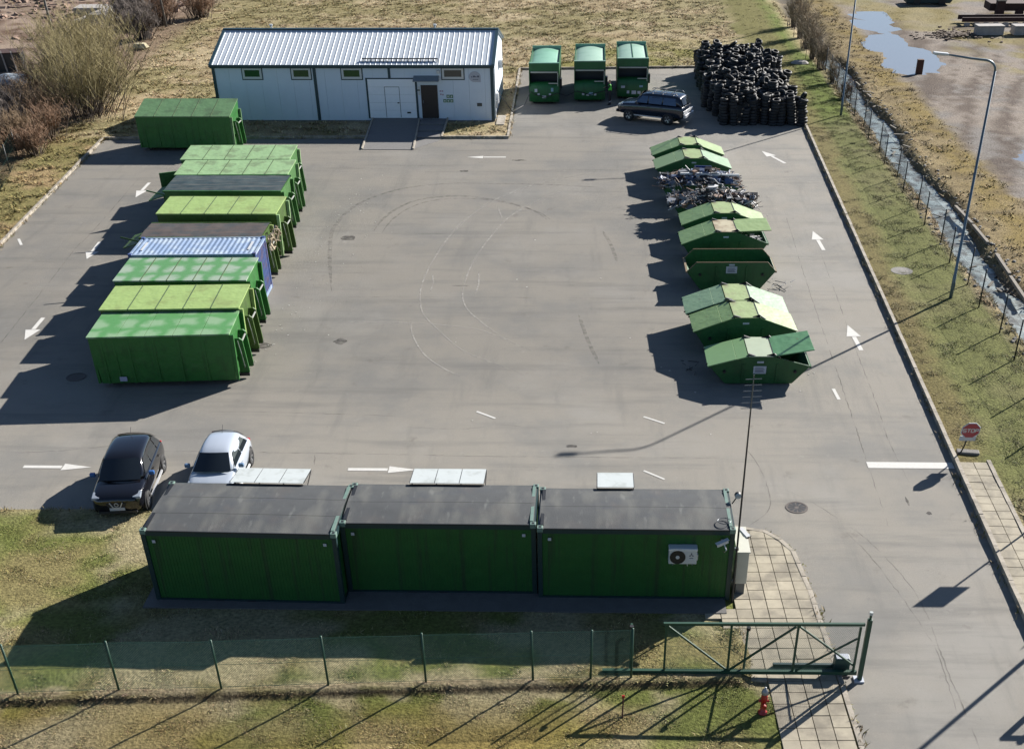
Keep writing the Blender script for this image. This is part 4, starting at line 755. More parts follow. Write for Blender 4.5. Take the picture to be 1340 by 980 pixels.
# ---------------------------------------------------------------- waste press containers at the back
B_GRN = paint('press_green', look(28,104,52)); B_ROOF = mat('press_roof_green', look(146,202,174), .5, var=.05, scale=2, col2=look(122,184,150), scale2=.8, amt2=.2); B_RF2 = mat('press_roof_pale', look(174,210,188), .5, var=.05, scale=2, col2=look(150,192,168), scale2=.8, amt2=.2); M_BAR = mat('worn_pale_bar', look(196,200,190), .5, var=.1)
def press(label, x, y, w, roofm, split=False, stick=()):
    t = thing('waste_press_container', label, 'container', (x, y, 0), 0, 'waste presses at the back kerb'); L, h = 6.6, 2.92; a = w/2
    MB().box(-a, a, 1.9, L, .2, 2.55).build('body', B_GRN, t)
    f = lambda u, v: (-a+.06+u*(w-.12), .32+v*(L-.42), 2.56+.24*math.sin(math.pi*u)**.7)
    rf = MB().grid(f, 14, 2).build('roof', roofm, t, smooth=True)
    if split: MB().box(-.03, .03, .32, L-.1, 2.79, 2.84).build('roof_seam', B_GRN, rf)
    MB().box(-a, a, L-.1, L, .2, h+.02).build('rear_frame', B_ROOF, t, bevel=.02)
    MB().box(-a, a, .18, .30, 2.32, h).build('front_fascia', B_GRN, t); MB().box(-a-.004, a+.004, .16, .32, h-.045, h+.012).build('fascia_cap', roofm, t)
    for sx in (-1, 1):
        MB().box(min(sx*a, sx*(a-.07)), max(sx*a, sx*(a-.07)), .3, L-.1, 2.5, 2.74).build('top_side_rail', B_GRN, t)
        MB().prism([(0.0, .2), (2.0, .2), (2.0, 2.5), (.2, 2.5), (.18, 1.5), (0, 1.35)], sx*a-(.06 if sx > 0 else 0), sx*a+(0 if sx > 0 else .06), 'x').build('cheek_plate', B_GRN, t)
    MB().box(-a+.12, a-.12, .10, .17, 2.22, 2.31).build('hopper_bar', M_BAR, t)
    # hopper: rounded lower front, dark opening
    pr = [(.05, .18), (-.04, .45), (-.06, .9), (0.02, 1.25), (.16, 1.42), (.5, 1.48)]
    MB().grid(lambda u, v: (-a+.07+u*(w-.14), pr[int(round(v*5))][0]-.10*math.sin(math.pi*u), pr[int(round(v*5))][1]+.07*math.sin(math.pi*u)*(v > .5)), 10, 5).build('hopper_front', B_GRN, t, smooth=True)
    MB().add([(-a+.08,.4,1.47),(a-.08,.4,1.47),(a-.08,1.6,.8),(-a+.08,1.6,.8),(a-.08,1.85,2.5),(-a+.08,1.85,2.5),(a-.08,.35,2.5),(-a+.08,.35,2.5)], [(0,1,2,3),(3,2,4,5),(5,4,6,7)]).build('hopper_inside', M_BLK, t)
    MB().box(.15*w, a-.12, .0, .1, 1.46, 1.53).build('hopper_edge', M_BAR, t); MB().box(a-.13, a-.08, .04, .12, 1.2, 2.2).build('guide_post', M_BAR, t)
    for sx in (-1, 1): MB().box(sx*a*.7-.06, sx*a*.7+.06, .2, L+.3, .05, .2).build('runner', M_BLK, t)
    MB().box(a, a+.18, 1.0, 1.5, .95, 1.6).build('control_box', M_BLK, t)
    for i, (sx, sz, sw, sh, mm) in enumerate(stick): MB().box(sx-sw/2, sx+sw/2, -.175, -.155, sz, sz+sh).build('sticker', mm, t)
    return t
W_, LB = M_PLATE, mat('pale_blue_sticker', look(150,190,214), .5, var=.05)
press('left waste press with a plain mint green curved roof', -2.18, 64.75, 2.3, B_ROOF, False, ((-.62,.92,.2,.22,W_), (.62,.95,.18,.26,LB), (-.42,.7,.16,.12,W_), (.45,.7,.16,.12,W_), (0,.48,.3,.18,W_)))
press('middle waste press with a pale curved roof, beside the person', 1.30, 65.45, 2.4, B_RF2, False, ((-.5,.55,.18,.16,W_), (-.15,.5,.2,.16,W_), (.1,.55,.28,.2,LB), (.42,.52,.18,.16,W_)))
press('right waste press with its pale roof split by a seam', 4.62, 66.45, 2.4, B_RF2, True, ((-.75,.85,.3,.16,W_), (.65,.9,.26,.14,LB), (-.35,.45,.2,.2,W_), (.1,.4,.35,.25,W_), (.5,.42,.25,.2,W_)))

# ---------------------------------------------------------------- tyre pile
M_RUB = mat('tyre_rubber', (0.013, 0.0135, 0.015), 0.62, var=.3, scale=4, rnd=.6, spec=.4, bump=.4, bscale=26)
def tyre_mesh(nm, n=18):
    pr = [(.185,.03), (.20,.0), (.27,-.004), (.315,.02), (.33,.055), (.33,.145), (.315,.18), (.27,.204), (.20,.20), (.185,.17), (.20,.14), (.285,.12), (.285,.08), (.20,.06), (.185,.03)]
    o = MB().lathe(pr, (0,0,0), n); me = o.mesh(nm, True); me.materials.append(M_RUB); return me
T_ME = tyre_mesh('tyre'); st = []
rows = np.arange(58.7, 76.6, .665)
for j, y in enumerate(rows):
    xl = 11.15-.9*sstep(np.array(y), 59.5, 63.5) if y < 66 else 10.35; xr = 16.9+.012*(y-58); xr -= .9*float(sstep(np.array(y), 60.5, 61.2)) if y < 70 else .7; x = xl+(.33 if j % 2 else 0)
    while x < xr-.05:
        n_ = random.choice((8,9,10,10,11,11,12)) if y > 60.5 else random.choice((8,9,9,10)); st.append((x+random.gauss(0, .07), y+random.gauss(0, .07), max(5, n_-(random.choice((0,1,1,2,3)) if (x < xl+.5 or x > xr-.8 or j < 1) else random.choice((0,0,0,1))) ), j)); x += .68
def tyre(x, y, z, tilt=0.03, sc=1.0):
    o = place('tyre', T_ME, M_RUB, None, (x, y, z), (random.gauss(0, tilt), random.gauss(0, tilt), random.uniform(0, 6.28))); o.scale = (sc, sc, random.uniform(.92, 1.06)*min(1, sc+.05))
    tag(o, 'worn black car tyre in the big tyre pile', 'tyre', 'tyres in the big pile'); return o
hid = []; cnt = 0
for (x, y, n_, j) in st:
    sc0 = random.uniform(.82, 1.12); lx, ly = random.gauss(0, .012), random.gauss(0, .012)
    tyre(x+lx*n_, y+ly*n_, n_*.2, .12 if random.random() < .6 else .4, sc0); cnt += 1
    edge = j == 0 or x < 11.5 or x > 15.9 or random.random() < .05
    for k in range(n_):
        if edge or k > n_-4: hid.append((x+lx*k+random.gauss(0, .035), y+ly*k+random.gauss(0, .035), k*.2, sc0*random.uniform(.95, 1.05)))
for k in range(300-cnt):
    if k < 46: x, y, n_, j = random.choice(st); tyre(x+random.uniform(-.3, .3), y+random.uniform(-.3, .3), n_*.2+.27, .55, random.uniform(.9, 1.05))
    elif hid:
        hid.sort(key=lambda p: p[1]); x, y, z, s_ = hid.pop(0); tyre(x, y, z, .015, s_)
hm = MB(); t2 = MB().lathe([(.2,.02), (.31,.0), (.335,.05), (.335,.15), (.31,.2), (.2,.18)], (0,0,0), 14)
for (x, y, z, s_) in hid:
    a, b = random.gauss(0, .02), random.gauss(0, .02); hm.add([(x+p[0]*s_, y+p[1]*s_, z+p[2]+a*p[0]+b*p[1]) for p in t2.v], t2.f)
tag(stuff(hm.build('stacked_tyres', M_RUB, None, smooth=True)), 'lower layers of black tyres stacked under the tyre pile top', 'tyres')

# ---------------------------------------------------------------- cars
def car_paint(name, c, rough=.25): return mat(name, c, rough, var=0.0, coat=.6, spec=.5)
M_TYRE = mat('car_tyre', (.015,.015,.016), .8, var=.1); M_RIM = mat('alloy_rim', look(190,192,196), .3, metal=.7, var=.05); M_HEAD = mat('headlight_glass', look(190,200,212,.5), .08, var=0, spec=.8); M_TAIL = mat('tail_light', look(190,30,30,.7), .2, var=0); M_DARKPL = mat('dark_trim', (.015,.016,.018), .6, var=.1); M_CHR = mat('chrome', look(210,212,216,.8), .3, metal=.3, var=0)
def wheel_meshes():
    ty = MB().lathe([(.2,-.09), (.31,-.1), (.34,-.07), (.345,.07), (.31,.1), (.2,.09)], (0,0,0), 22, 'y').mesh('tyre', True); ty.materials.append(M_TYRE)
    rm = MB().lathe([(.215,.06), (.215,-.085), (.195,-.085), (.19,-.04), (.001,-.04)], (0,0,0), 20, 'y')
    for k in range(5):
        a = R(72*k); c, s = math.cos(a), math.sin(a); rm.add([(c*.05-s*.035, -.06, s*.05+c*.035), (c*.05+s*.035, -.06, s*.05-c*.035), (c*.2+s*.045, -.085, s*.2-c*.045), (c*.2-s*.045, -.085, s*.2+c*.045)], [(0,1,2,3)])
    rm = rm.mesh('rim'); rm.materials.append(M_RIM); return ty, rm
WT, WR = wheel_meshes()
def loft(secs, mirror=True):
    """secs: list of (x, [(halfwidth,z)...]); closed on both sides and ends"""
    mb = MB(); n = len(secs[0][1])
    for x, s in secs: mb.v += [(x, w, z) for w, z in s]+[(x, -w, z) for w, z in reversed(s)]
    N = 2*n
    for i in range(len(secs)-1):
        for k in range(N): a, b = i*N+k, i*N+(k+1) % N; mb.f.append((a, b, b+N, a+N))
    mb.f.append(tuple(range(N))); mb.f.append(tuple((len(secs)-1)*N+k for k in range(N-1, -1, -1))); return mb
def car(label, loc, heading, P, pm, three_door=False, suv=False, scale=1.0):
    """local +x is the nose. P holds the profile numbers"""
    t = thing('parked_car' if not suv else 'off_road_car', label, 'car', (*loc, 0), heading); t.scale = (scale,)*3
    w = P['w']/2; wb = P['wb']; xf, xr = P['nose'], -P['tail']; zb, zh, zbelt, zr = P['zb'], P['hood'], P['belt'], P['roof']
    def sec(x, k, zt, zlow=zb, crown=.02): return (x, [(.001, zlow), (w*.80*k, zlow), (w*.93*k, zlow+.06), (w*.985*k, zlow+.22), (w*k, (zlow+zt)*.5), (w*.985*k, zt-.14), (w*.93*k, zt-.04), (w*.80*k, zt), (.001, zt+crown)])
    ws, wt = P['wsb'], P['wst']   # windscreen base / top x ; rear window top / base x
    rt, rb = P['rwt'], P['rwb']
    body = loft([sec(xf, .72, zh-.20, zb+.14), sec(xf-.06, .86, zh-.12, zb+.06), sec(xf-.25, .95, zh-.03), sec(xf-.6, .99, zh+.02), sec(ws+.1, 1.0, zbelt-.03), sec(ws-.35, 1.0, zbelt), sec(0, 1.0, zbelt+.02), sec(rb+.5, 1.0, zbelt+.03), sec(rb+.1, .98, zbelt+.03), sec(xr+.12, .95, zbelt-.06 if not suv else zbelt), sec(xr+.03, .90, zbelt-.2, zb+.08), sec(xr, .82, zbelt-.34, zb+.12)]).build('body', pm, t, smooth=True, subd=1)
    wt_ = P['wt']/2
    def gs(x, z, wl, crown=.03): return (x, [(.001, zbelt-.06), (w*.93, zbelt-.06), (wl+(w*.93-wl)*.55, zbelt+(z-zbelt)*.5), (wl+.02, z-.10), (wl-.05, z-.02), (wl*.6, z+.01), (.001, z+crown*.6)])
    gh = loft([gs(ws, zbelt+.02, w*.85), gs((ws+wt)/2, zbelt+(zr-zbelt)*.55, wt_+.07), gs(wt, zr-.05, wt_), gs(wt-.35, zr, wt_), gs((wt+rt)/2, zr+.015, wt_), gs(rt+.3, zr-.01, wt_*.98), gs(rt, zr-.06, wt_*.96), gs((rt+rb)/2, zbelt+(zr-zbelt)*.52, wt_*.98+.03), gs(rb, zbelt+.03, w*.82)]).build('cabin', pm, t, smooth=True, subd=1)
    # glass, lying just outside the cabin
    def gl(name, quad, m=M_GLASS, nu=6, nv=4, bow=(0,0,0)):
        q = [Vector(p) for p in quad]; B_ = Vector(bow)
        return MB().grid(lambda u, v: q[0].lerp(q[1], u).lerp(q[3].lerp(q[2], u), v)+B_*math.sin(math.pi*u), nu, nv).build(name, m, t, smooth=True)
    e = .02
    gl('windscreen', [(ws-.03+.03, -w*.80, zbelt+.03), (ws+.0, w*.80, zbelt+.03), (wt+.05, wt_-.04, zr-.07), (wt+.05, -wt_+.04, zr-.07)], bow=(.10,0,.04))
    gl('rear_window', [(rb-.0, -w*.74, zbelt+.10), (rb-.0, w*.74, zbelt+.10), (rt-.07, wt_-.08, zr-.10), (rt-.07, -wt_+.08, zr-.10)], bow=(-.07,0,.03))
    def side(x, v, s):   # point on cabin side at height fraction v
        z = zbelt+.03+(zr-.13-zbelt-.03)*v; yb, ym, yt = w*.93, wt_+(w*.93-wt_)*.55, wt_+.02; yy = yb+(ym-yb)*min(1, v*1.9) if v < .52 else ym+(yt-ym)*(v-.52)/.48
        return (x, s*(yy+.012), z)
    for s in (-1, 1):
        for (a0, a1, b1, b0) in P['wins']:
            q = [side(a0, .06, s), side(a1, .06, s), side(b1, .94, s), side(b0, .94, s)]; m0 = [side((a0+b0)/2, .5, s), side((a1+b1)/2, .5, s)]
            MB().add([q[0], q[1], m0[1], q[2], q[3], m0[0]], [(0,1,2,5),(5,2,3,4)]).build('side_window', P.get('sglass', M_GLASS), t)
        # mirror, sill, lamps
        mr = MB().box(-.06, .08, s*(w+.02)-.0 if s > 0 else s*(w+.02)-.2, s*(w+.02)+.2 if s > 0 else s*(w+.02), zbelt-.02, zbelt+.13).build('wing_mirror', P.get('mirror', pm), t, loc=(ws-.42, 0, 0), bevel=.04)
        MB().box(-wb/2+.4, wb/2-.4, s*(w+.005)-.03, s*(w+.005)+.03, zb+.0, zb+.07).build('sill_trim', P.get('sill', M_CHR), t)
        MB().prism([(xf-.10, zh-.10), (xf-.42, zh-.03), (xf-.46, zh-.10), (xf-.22, zh-.19), (xf-.08, zh-.18)], s*w*.62, s*w*.92, 'y').build('headlight', M_HEAD, t, bevel=.02)
        MB().box(xr+.06, xr+.20, min(s*w*.66, s*w*.90), max(s*w*.66, s*w*.90), P.get('tz', zbelt-.25)-.12, P.get('tz', zbelt-.25)+.08).build('tail_light', M_TAIL, t, bevel=.03)
        for k in range(2 if not three_door else 1): MB().box(-.08+.0-k*.95, .10-k*.95, min(s*w*1.0, s*(w+.025)), max(s*w*1.0, s*(w+.025)), zbelt-.16, zbelt-.125).build('door_handle', pm, t)
        for xw in (wb/2, -wb/2):
            MB().lathe([(.001, -.02), (.40, -.02), (.40, .012), (.37, .016), (.001, .016)], (xw, s*w*.965, .36), 22, 'y').build('wheel_arch', M_DARKPL, t)
            wl = bpy.data.objects.new('wheel', WT); COL.objects.link(wl); wl.parent = t; wl.location = (xw, s*(w-.07), .345*P.get('ws', 1)); wl.rotation_euler = (0, 0, 0 if s < 0 else math.pi); wl.scale = (P.get('ws', 1),)*3
            ri = bpy.data.objects.new('rim', WR); COL.objects.link(ri); ri.parent = wl
    g = MB().prism([(-.35, zh-.28), (.35, zh-.28), (.28, zh-.44), (-.28, zh-.44)], xf-.03, xf+.018, 'x').build('grille', M_DARKPL, t)
    MB().lathe([(.055, xf+.02), (.055, xf+.035), (.075, xf+.035), (.075, xf+.02)], (0, 0, zh-.33), 18, 'x').build('emblem', M_CHR, g)
    if P.get('vee'): MB().bar((xf+.03, -.22, zh-.24), (xf+.03, -.12, zh-.44), .03).bar((xf+.03, .22, zh-.24), (xf+.03, .12, zh-.44), .03).bar((xf+.03, -.12, zh-.44), (xf+.03, .12, zh-.44), .03).build('grille_trim', M_CHR, g)
    for xx in (xf+.005, xr-.02): MB().box(xx, xx+.02, -.26, .26, zb+.16 if xx > 0 else zbelt-.5, zb+.27 if xx > 0 else zbelt-.38).build('number_plate', M_PLATE, t)
    MB().box(xf-.16, xf+.012, -w*.72, w*.72, zb+.04, zb+.13).build('bumper_grille', M_DARKPL, t)
    if not suv: MB().tube([(rt+.25, 0, zr), (rt+.02, 0, zr+.22)], .008, 5).build('aerial', M_DARKPL, t)
    return t
QA = dict(w=1.82, wt=1.32, wb=2.63, nose=2.05, tail=2.08, zb=.24, hood=.96, belt=1.04, roof=1.62, wsb=1.10, wst=.32, rwt=-1.45, rwb=-1.98, vee=True, tz=.88, mirror=mat('blue_mirror', look(70,120,190), .25, var=0),
          wins=[(.86,-.10,-.10,.28), (-.18,-1.10,-1.05,-.18), (-1.18,-1.70,-1.38,-1.13)])
c_ = car('glossy black hatchback facing the camera at the edge of the lawn', (-15.12,6.62), R(-84), QA, car_paint('black_car_paint', (.006,.006,.008), .08))
UP = dict(w=1.70, wt=1.12, wb=2.45, nose=1.85, tail=1.85, zb=.22, hood=.90, belt=.98, roof=1.49, wsb=1.02, wst=.30, rwt=-1.25, rwb=-1.62, tz=.80, wins=[(.80,-.30,-.30,.24), (-.38,-1.28,-1.0,-.38)], mirror=mat('pale_blue_mirror', look(120,150,185), .25, var=0), sill=M_WHITE)
car('small white three door car half hidden behind the green cabins', (-11.98,7.30), R(-88), UP, mat('white_car_paint', look(206,216,230,.62), .2, var=0, coat=1.0), three_door=True)
LC = dict(w=1.90, wt=1.36, wb=2.85, nose=2.36, tail=2.50, zb=.42, hood=1.12, belt=1.20, roof=1.84, wsb=1.12, wst=.60, rwt=-2.12, rwb=-2.42, tz=.92, ws=1.1, wins=[(.92,.12,.12,.52), (.02,-.92,-.92,.02), (-1.02,-1.98,-1.85,-1.02)], sglass=mat('blue_tint_glass', look(80,110,150,.4), .08, var=0, spec=.8))
M_SUV = car_paint('dark_blue_paint', look(26,38,56), .2)
suvo = car('dark blue off-road car with silver roof rails parked before the tyre pile', (5.98,60.05), R(155.5), LC, M_SUV, suv=True, scale=1.07)
for s in (-1, 1):
    rr = MB().tube([(.35, s*.60, 1.86), (.25, s*.60, 1.93), (-1.85, s*.60, 1.93), (-1.98, s*.60, 1.84)], .025, 6).build('roof_rail', M_GREY, suvo)
for x in (.0, -.75, -1.5): MB().bar((x, -.62, 1.95), (x, .62, 1.95), .05, .03).build('roof_bar', M_BLK, suvo)
for xw in (1.425, -1.425):
    for s in (-1, 1): MB().box(xw-.60 if xw > 0 else xw+.42, xw-.42 if xw > 0 else xw+.46, min(s*.80, s*.97), max(s*.80, s*.97), .22, .5).build('mud_flap', M_DARKPL, suvo)
MB().box(-2.66, -2.5, -.8, .8, .52, .72).build('rear_bumper', M_CHR, suvo, bevel=.03); MB().box(-2.56, -2.5, -.85, .85, .78, .95).build('tailgate_trim', M_CHR, suvo)
MB().box(2.3, 2.42, -.85, .85, .5, .68).build('front_bumper', M_SUV, suvo, bevel=.04)

# ---------------------------------------------------------------- green office cabins at the front
M_CAB = mat('cabin_dark_green', look(36,108,42), .6, var=.12, scale=2, bump=.06, bscale=20, streak=(look(44,70,44), (5, 5, .3), .7), dent=.2); M_FRM = mat('cabin_frame_teal', look(34,66,68), .5, var=.1, scale=4); M_FRML = mat('cabin_corner_worn', look(130,158,146), .5, var=.15, scale=6)
def felt():
    m = mat('roofing_felt', look(86,89,91), .85, var=.12, scale=3, bump=.2, bscale=30); n, l, b = nodes_of(m); src = b.inputs['Base Color'].links[0].from_socket; tc = n.new('ShaderNodeTexCoord')
    for (scl, sc, lo, hi, c, am) in (((1,.35,1), 1.3, .5, .68, look(124,124,118), .7), ((.35,.9,1), .7, .52, .66, look(68,76,88), .85), ((1,.3,1), 4, .60, .74, look(136,138,134), .6), ((1,1,1), .9, .55, .75, look(104,98,94), .6)):
        mp = n.new('ShaderNodeMapping'); mp.inputs['Scale'].default_value = scl; l.new(tc.outputs['Object'], mp.inputs[0]); x = n.new('ShaderNodeTexNoise'); x.inputs['Scale'].default_value = sc; x.inputs['Detail'].default_value = 7; l.new(mp.outputs[0], x.inputs[0])
        r = n.new('ShaderNodeMapRange'); r.inputs[1].default_value = lo; r.inputs[2].default_value = hi; r.inputs[4].default_value = am; l.new(x.outputs['Fac'], r.inputs[0]); k = n.new('ShaderNodeMix'); k.data_type = 'RGBA'; l.new(r.outputs[0], k.inputs[0]); l.new(src, k.inputs[6]); k.inputs[7].default_value = (*c, 1); src = k.outputs[2]
    l.new(src, b.inputs['Base Color']); return m
M_FELT = felt(); M_AWN = mat('white_polycarbonate', look(216,222,220,.66), .35, var=.06, scale=4, col2=look(176,180,172), scale2=2, amt2=.15); M_ROSE = mat('black_plastic_sheet', (.006,.007,.010), .3, var=.2)
def cabin(label, x, y, ang, D, panels, rows, L=6.02, h=2.70):
    t = thing('office_cabin', label, 'cabin', (x, y, 0), ang, 'row of three office cabins')
    g = .002
    MB().box(.12, L-.12, .05, .10, .18, h-.16).build('front_wall', M_CAB, t); MB().box(.12, L-.12, D-.10, D-.05, .18, h-.16).build('rear_wall', M_CAB, t)
    for x0 in (.05, L-.10): MB().box(x0, x0+.05, .12, D-.12, .18, h-.16).build('end_wall', M_CAB, t)
    # fine vertical profile of the front sheet
    pr = MB()
    for k in range(56): xx = .16+k*(L-.34)/56; pr.box(xx, xx+.05, .041, .0505, .19, h-.17)
    stuff(pr.build('sheet_profile', M_CAB, t))
    for x0 in (0, L-.14):
        for y0 in (0, D-.14): MB().box(x0, x0+.14, y0, y0+.14, .1, h-.1).build('corner_post', M_FRM, t)
    for b in ((.14, L-.14, 0, .1), (.14, L-.14, D-.1, D)): MB().box(b[0], b[1], b[2], b[3], h-.17, h-.02).build('top_rail', M_FRM, t); MB().box(b[0], b[1], b[2], b[3], .04, .19).build('bottom_rail', M_FRM, t)
    for b in ((0, .1), (L-.1, L)): MB().box(b[0], b[1], .14, D-.14, h-.17, h-.02).build('top_rail', M_FRM, t); MB().box(b[0], b[1], .14, D-.14, .04, .19).build('bottom_rail', M_FRM, t)
    for xx in (1.9, 2.9): MB().box(xx, xx+.28, -.004, .05, .07, .16).build('fork_pocket', M_BLK, t)
    # roof: felt strips laid along x, cambered
    def rz(x_, y_): return h-.02+.05*math.sin(math.pi*min(max(x_/L, 0), 1))*.4+.07*math.sin(math.pi*y_/D)
    ys = [.03+k*(D-.06)/rows for k in range(rows+1)]
    for k in range(rows):
        y0, y1 = ys[k], ys[k+1]-.006
        def f(u, v, y0=y0, y1=y1):
            x_ = .05+u*(L-.10); y_ = y0+v*(y1-y0); c = 0.0
            return (x_, y_, rz(x_, y_)+.012*mnoise.noise((x_*.9, y_*1.3, x))+.003*k)
        MB().grid(f, 40, 6).build('felt_strip', M_FELT, t, smooth=True)
    for x0 in (-.01, L-.17):
        for y0 in (-.01, D-.17):
            c = MB().box(x0, x0+.18, y0, y0+.18, h-.12, h+.03).build('corner_casting', M_FRML, t, bevel=.01); MB().box(x0+.05, x0+.13, y0+.04, y0+.14, h+.0302, h+.034).build('casting_slot', M_BLK, c)
        MB().box(x0+.10 if x0 < 1 else x0-.01, x0+.20 if x0 < 1 else x0+.09, .18, D-.18, h-.02, h+.045).build('side_flashing', M_FRML if x0 > 1 else M_BLK, t)
    MB().box(.2, L-.2, -.005, .03, h-.02, h+.012).build('eaves_strip', M_BLK, t)
    for xx in (.32, L-.42): MB().box(xx, xx+.10, -.012, .0, h-.42, h-.32).build('socket_cover', M_PLATE, t)
    MB().box(-.05, L+.05, .05, D-.05, -.02, .05).build('base', M_CONC, t)
    for (x0, n, w) in panels:    # awnings over the rear windows
        aw = MB()
        for k in range(n):
            xx = x0+k*w; a = (xx+.01, D-.02, h+.0); MB().add([(xx+.012, D-.1, h+.10), (xx+w-.012, D-.1, h+.10), (xx+w-.012, D+1.0, h+.0), (xx+.012, D+1.0, h+.0), (xx+.012, D-.1, h+.09), (xx+w-.012, D-.1, h+.09), (xx+w-.012, D+1.0, h-.01), (xx+.012, D+1.0, h-.01)], [(0,1,2,3),(4,7,6,5),(0,4,5,1),(1,5,6,2),(2,6,7,3),(3,7,4,0)]).build('awning_panel', M_AWN, t)
        for k in range(n+1): MB().bar((x0+k*w, D-.05, h-.35), (x0+k*w, D+.95, h-.03), .025).bar((x0+k*w, D-.06, h+.085), (x0+k*w, D+.98, h-.02), .022, .02).build('awning_bracket', M_BLK, t)
        MB().bar((x0, D-.12, h+.04), (x0+n*w, D-.12, h+.04), .03).build('awning_rail', M_BLK, t); MB().box(x0+.1, x0+n*w-.1, D-.06, D-.03, 1.0, 2.1).build('rear_window', M_GLASS, t)
    return t
cabin('left green office cabin with grey felt roof, standing slightly forward and deepest', -12.08, -.30, R(-1.2), 2.95, [(2.0, 3, .80)], 3)
cabin('middle green office cabin with grey felt roof, between the other two', -6.06, .22, R(0), 2.42, [(1.86, 3, .80)], 2)
cab3 = cabin('right green office cabin with an air conditioner on its dark wall', .02, .02, R(0), 2.45, [(1.82, 1, 1.18)], 2)
ac_ = thing('air_conditioner', 'grey white air conditioner with round fan mounted on the right cabin', 'air conditioner', (4.47,.05,1.62)); ac_unit('casing', ac_, Matrix.Identity(4))
MB().bar((-.3, 0, .02), (-.3, -.3, -.02), .03).build('wall_bracket', M_GREY, ac_); MB().bar((.3, 0, .02), (.3, -.3, -.02), .03).build('wall_bracket', M_GREY, ac_); MB().tube([(.15, -.1, 0), (.17, -.1, -.18)], .012, 5).build('drain_hose', M_WHITE, ac_)
def cctv(label, p, ang, tilt=-14):
    t = thing('security_camera', label, 'camera', p, ang); b = MB().box(-.19, .19, -.055, .055, -.05, .05).build('housing', M_WHITE, t, bevel=.015); b.rotation_euler = (0, R(-tilt), 0)
    MB().box(-.22, .2, -.07, .07, .052, .064).build('sun_shield', M_WHITE, b); MB().lathe([(.001, .192), (.04, .192), (.04, .2)], (0,0,0), 12, 'x').build('lens', M_GLASS, b)
    MB().tube([(-.05, .05, -.03), (-.05, .15, -.1), (-.03, .24, -.12)], .02, 6).build('mount_arm', M_WHITE, t); MB().tube([(-.15, .0, -.06), (-.12, .08, -.2), (-.0, .2, -.22), (.08, .24, -.1)], .008, 5).build('cable', M_BLK, t); return t
cctv('white camera on the front wall of the right cabin', (5.64,-.17,2.36), R(200)); cctv('white camera sticking out beyond the right cabin corner', (6.3,-.02,2.62), R(-58)); 
sp = thing('floodlight', 'small round floodlight on the right edge of the cabin roof', 'floodlight', (6.1,1.75,2.7)); MB().tube([(0,0,-.1), (.12,0,.12)], .02, 6).build('arm', M_BLK, sp); MB().lathe([(.001,-.05), (.09,-.05), (.11,.05), (.001,.06)], (.16,0,.2), 16, 'y').build('lamp_body', M_BLK, sp); MB().lathe([(.10,-.055), (.06,-.07), (.001,-.075)], (.16,0,.2), 16, 'y').build('lamp_glass', M_HEAD, sp)
cab = thing('electrical_cabinet', 'pale electrical cabinet standing against the right cabin end', 'cabinet', (6.35,1.0,0)); M_CBN = mat('cabinet_cream', look(224,222,208,.66), .5, var=.06)
MB().box(-.14, .22, -.72, .70, .55, 1.72).build('casing', M_CBN, cab, bevel=.01); MB().box(-.17, .25, -.75, .73, 1.722, 1.76).build('lid', M_CBN, cab); MB().box(-.10, .18, -.66, .64, 0, .55).build('base', M_GREY, cab); MB().box(.222, .228, -.02, .0, .6, 1.7).build('door_gap', M_BLK, cab)
# aerial mast
am = thing('aerial_mast', 'tall thin aerial mast with yagi crossbars at the right cabin corner', 'aerial', (6.12,-.06,0))
MB().tube([(0,0,.05), (0,0,3.0), (0,0,7.55)], [.035, .03, .02], 8).build('pole', M_BLK, am); MB().box(-.06, .06, .03, .12, 2.0, 2.08).build('clamp', M_GREY, am); MB().box(-.06, .06, .03, .12, .8, .88).build('clamp', M_GREY, am)
MB().bar((0,-.05,6.75), (0,-.0,7.85), .025).build('boom', M_GREY, am)
for k, z in enumerate((6.85,7.02,7.2,7.38,7.56,7.74)): MB().tube([(-.30+.015*k, -.05, z), (.30-.015*k, .0, z)], .011, 5).build('crossbar', M_GREY, am)
cb_ = MB()
for k in range(3): cb_.tube([(5.72+.2*math.cos(a_*.3+k), .42+.17*math.sin(a_*.3+k), 2.78+.008*k) for a_ in range(20)], .006, 5)
tag(stuff(cb_.build('cable_loop', M_GREY, None)), 'loose grey cable loop lying on the right cabin roof corner', 'cable')

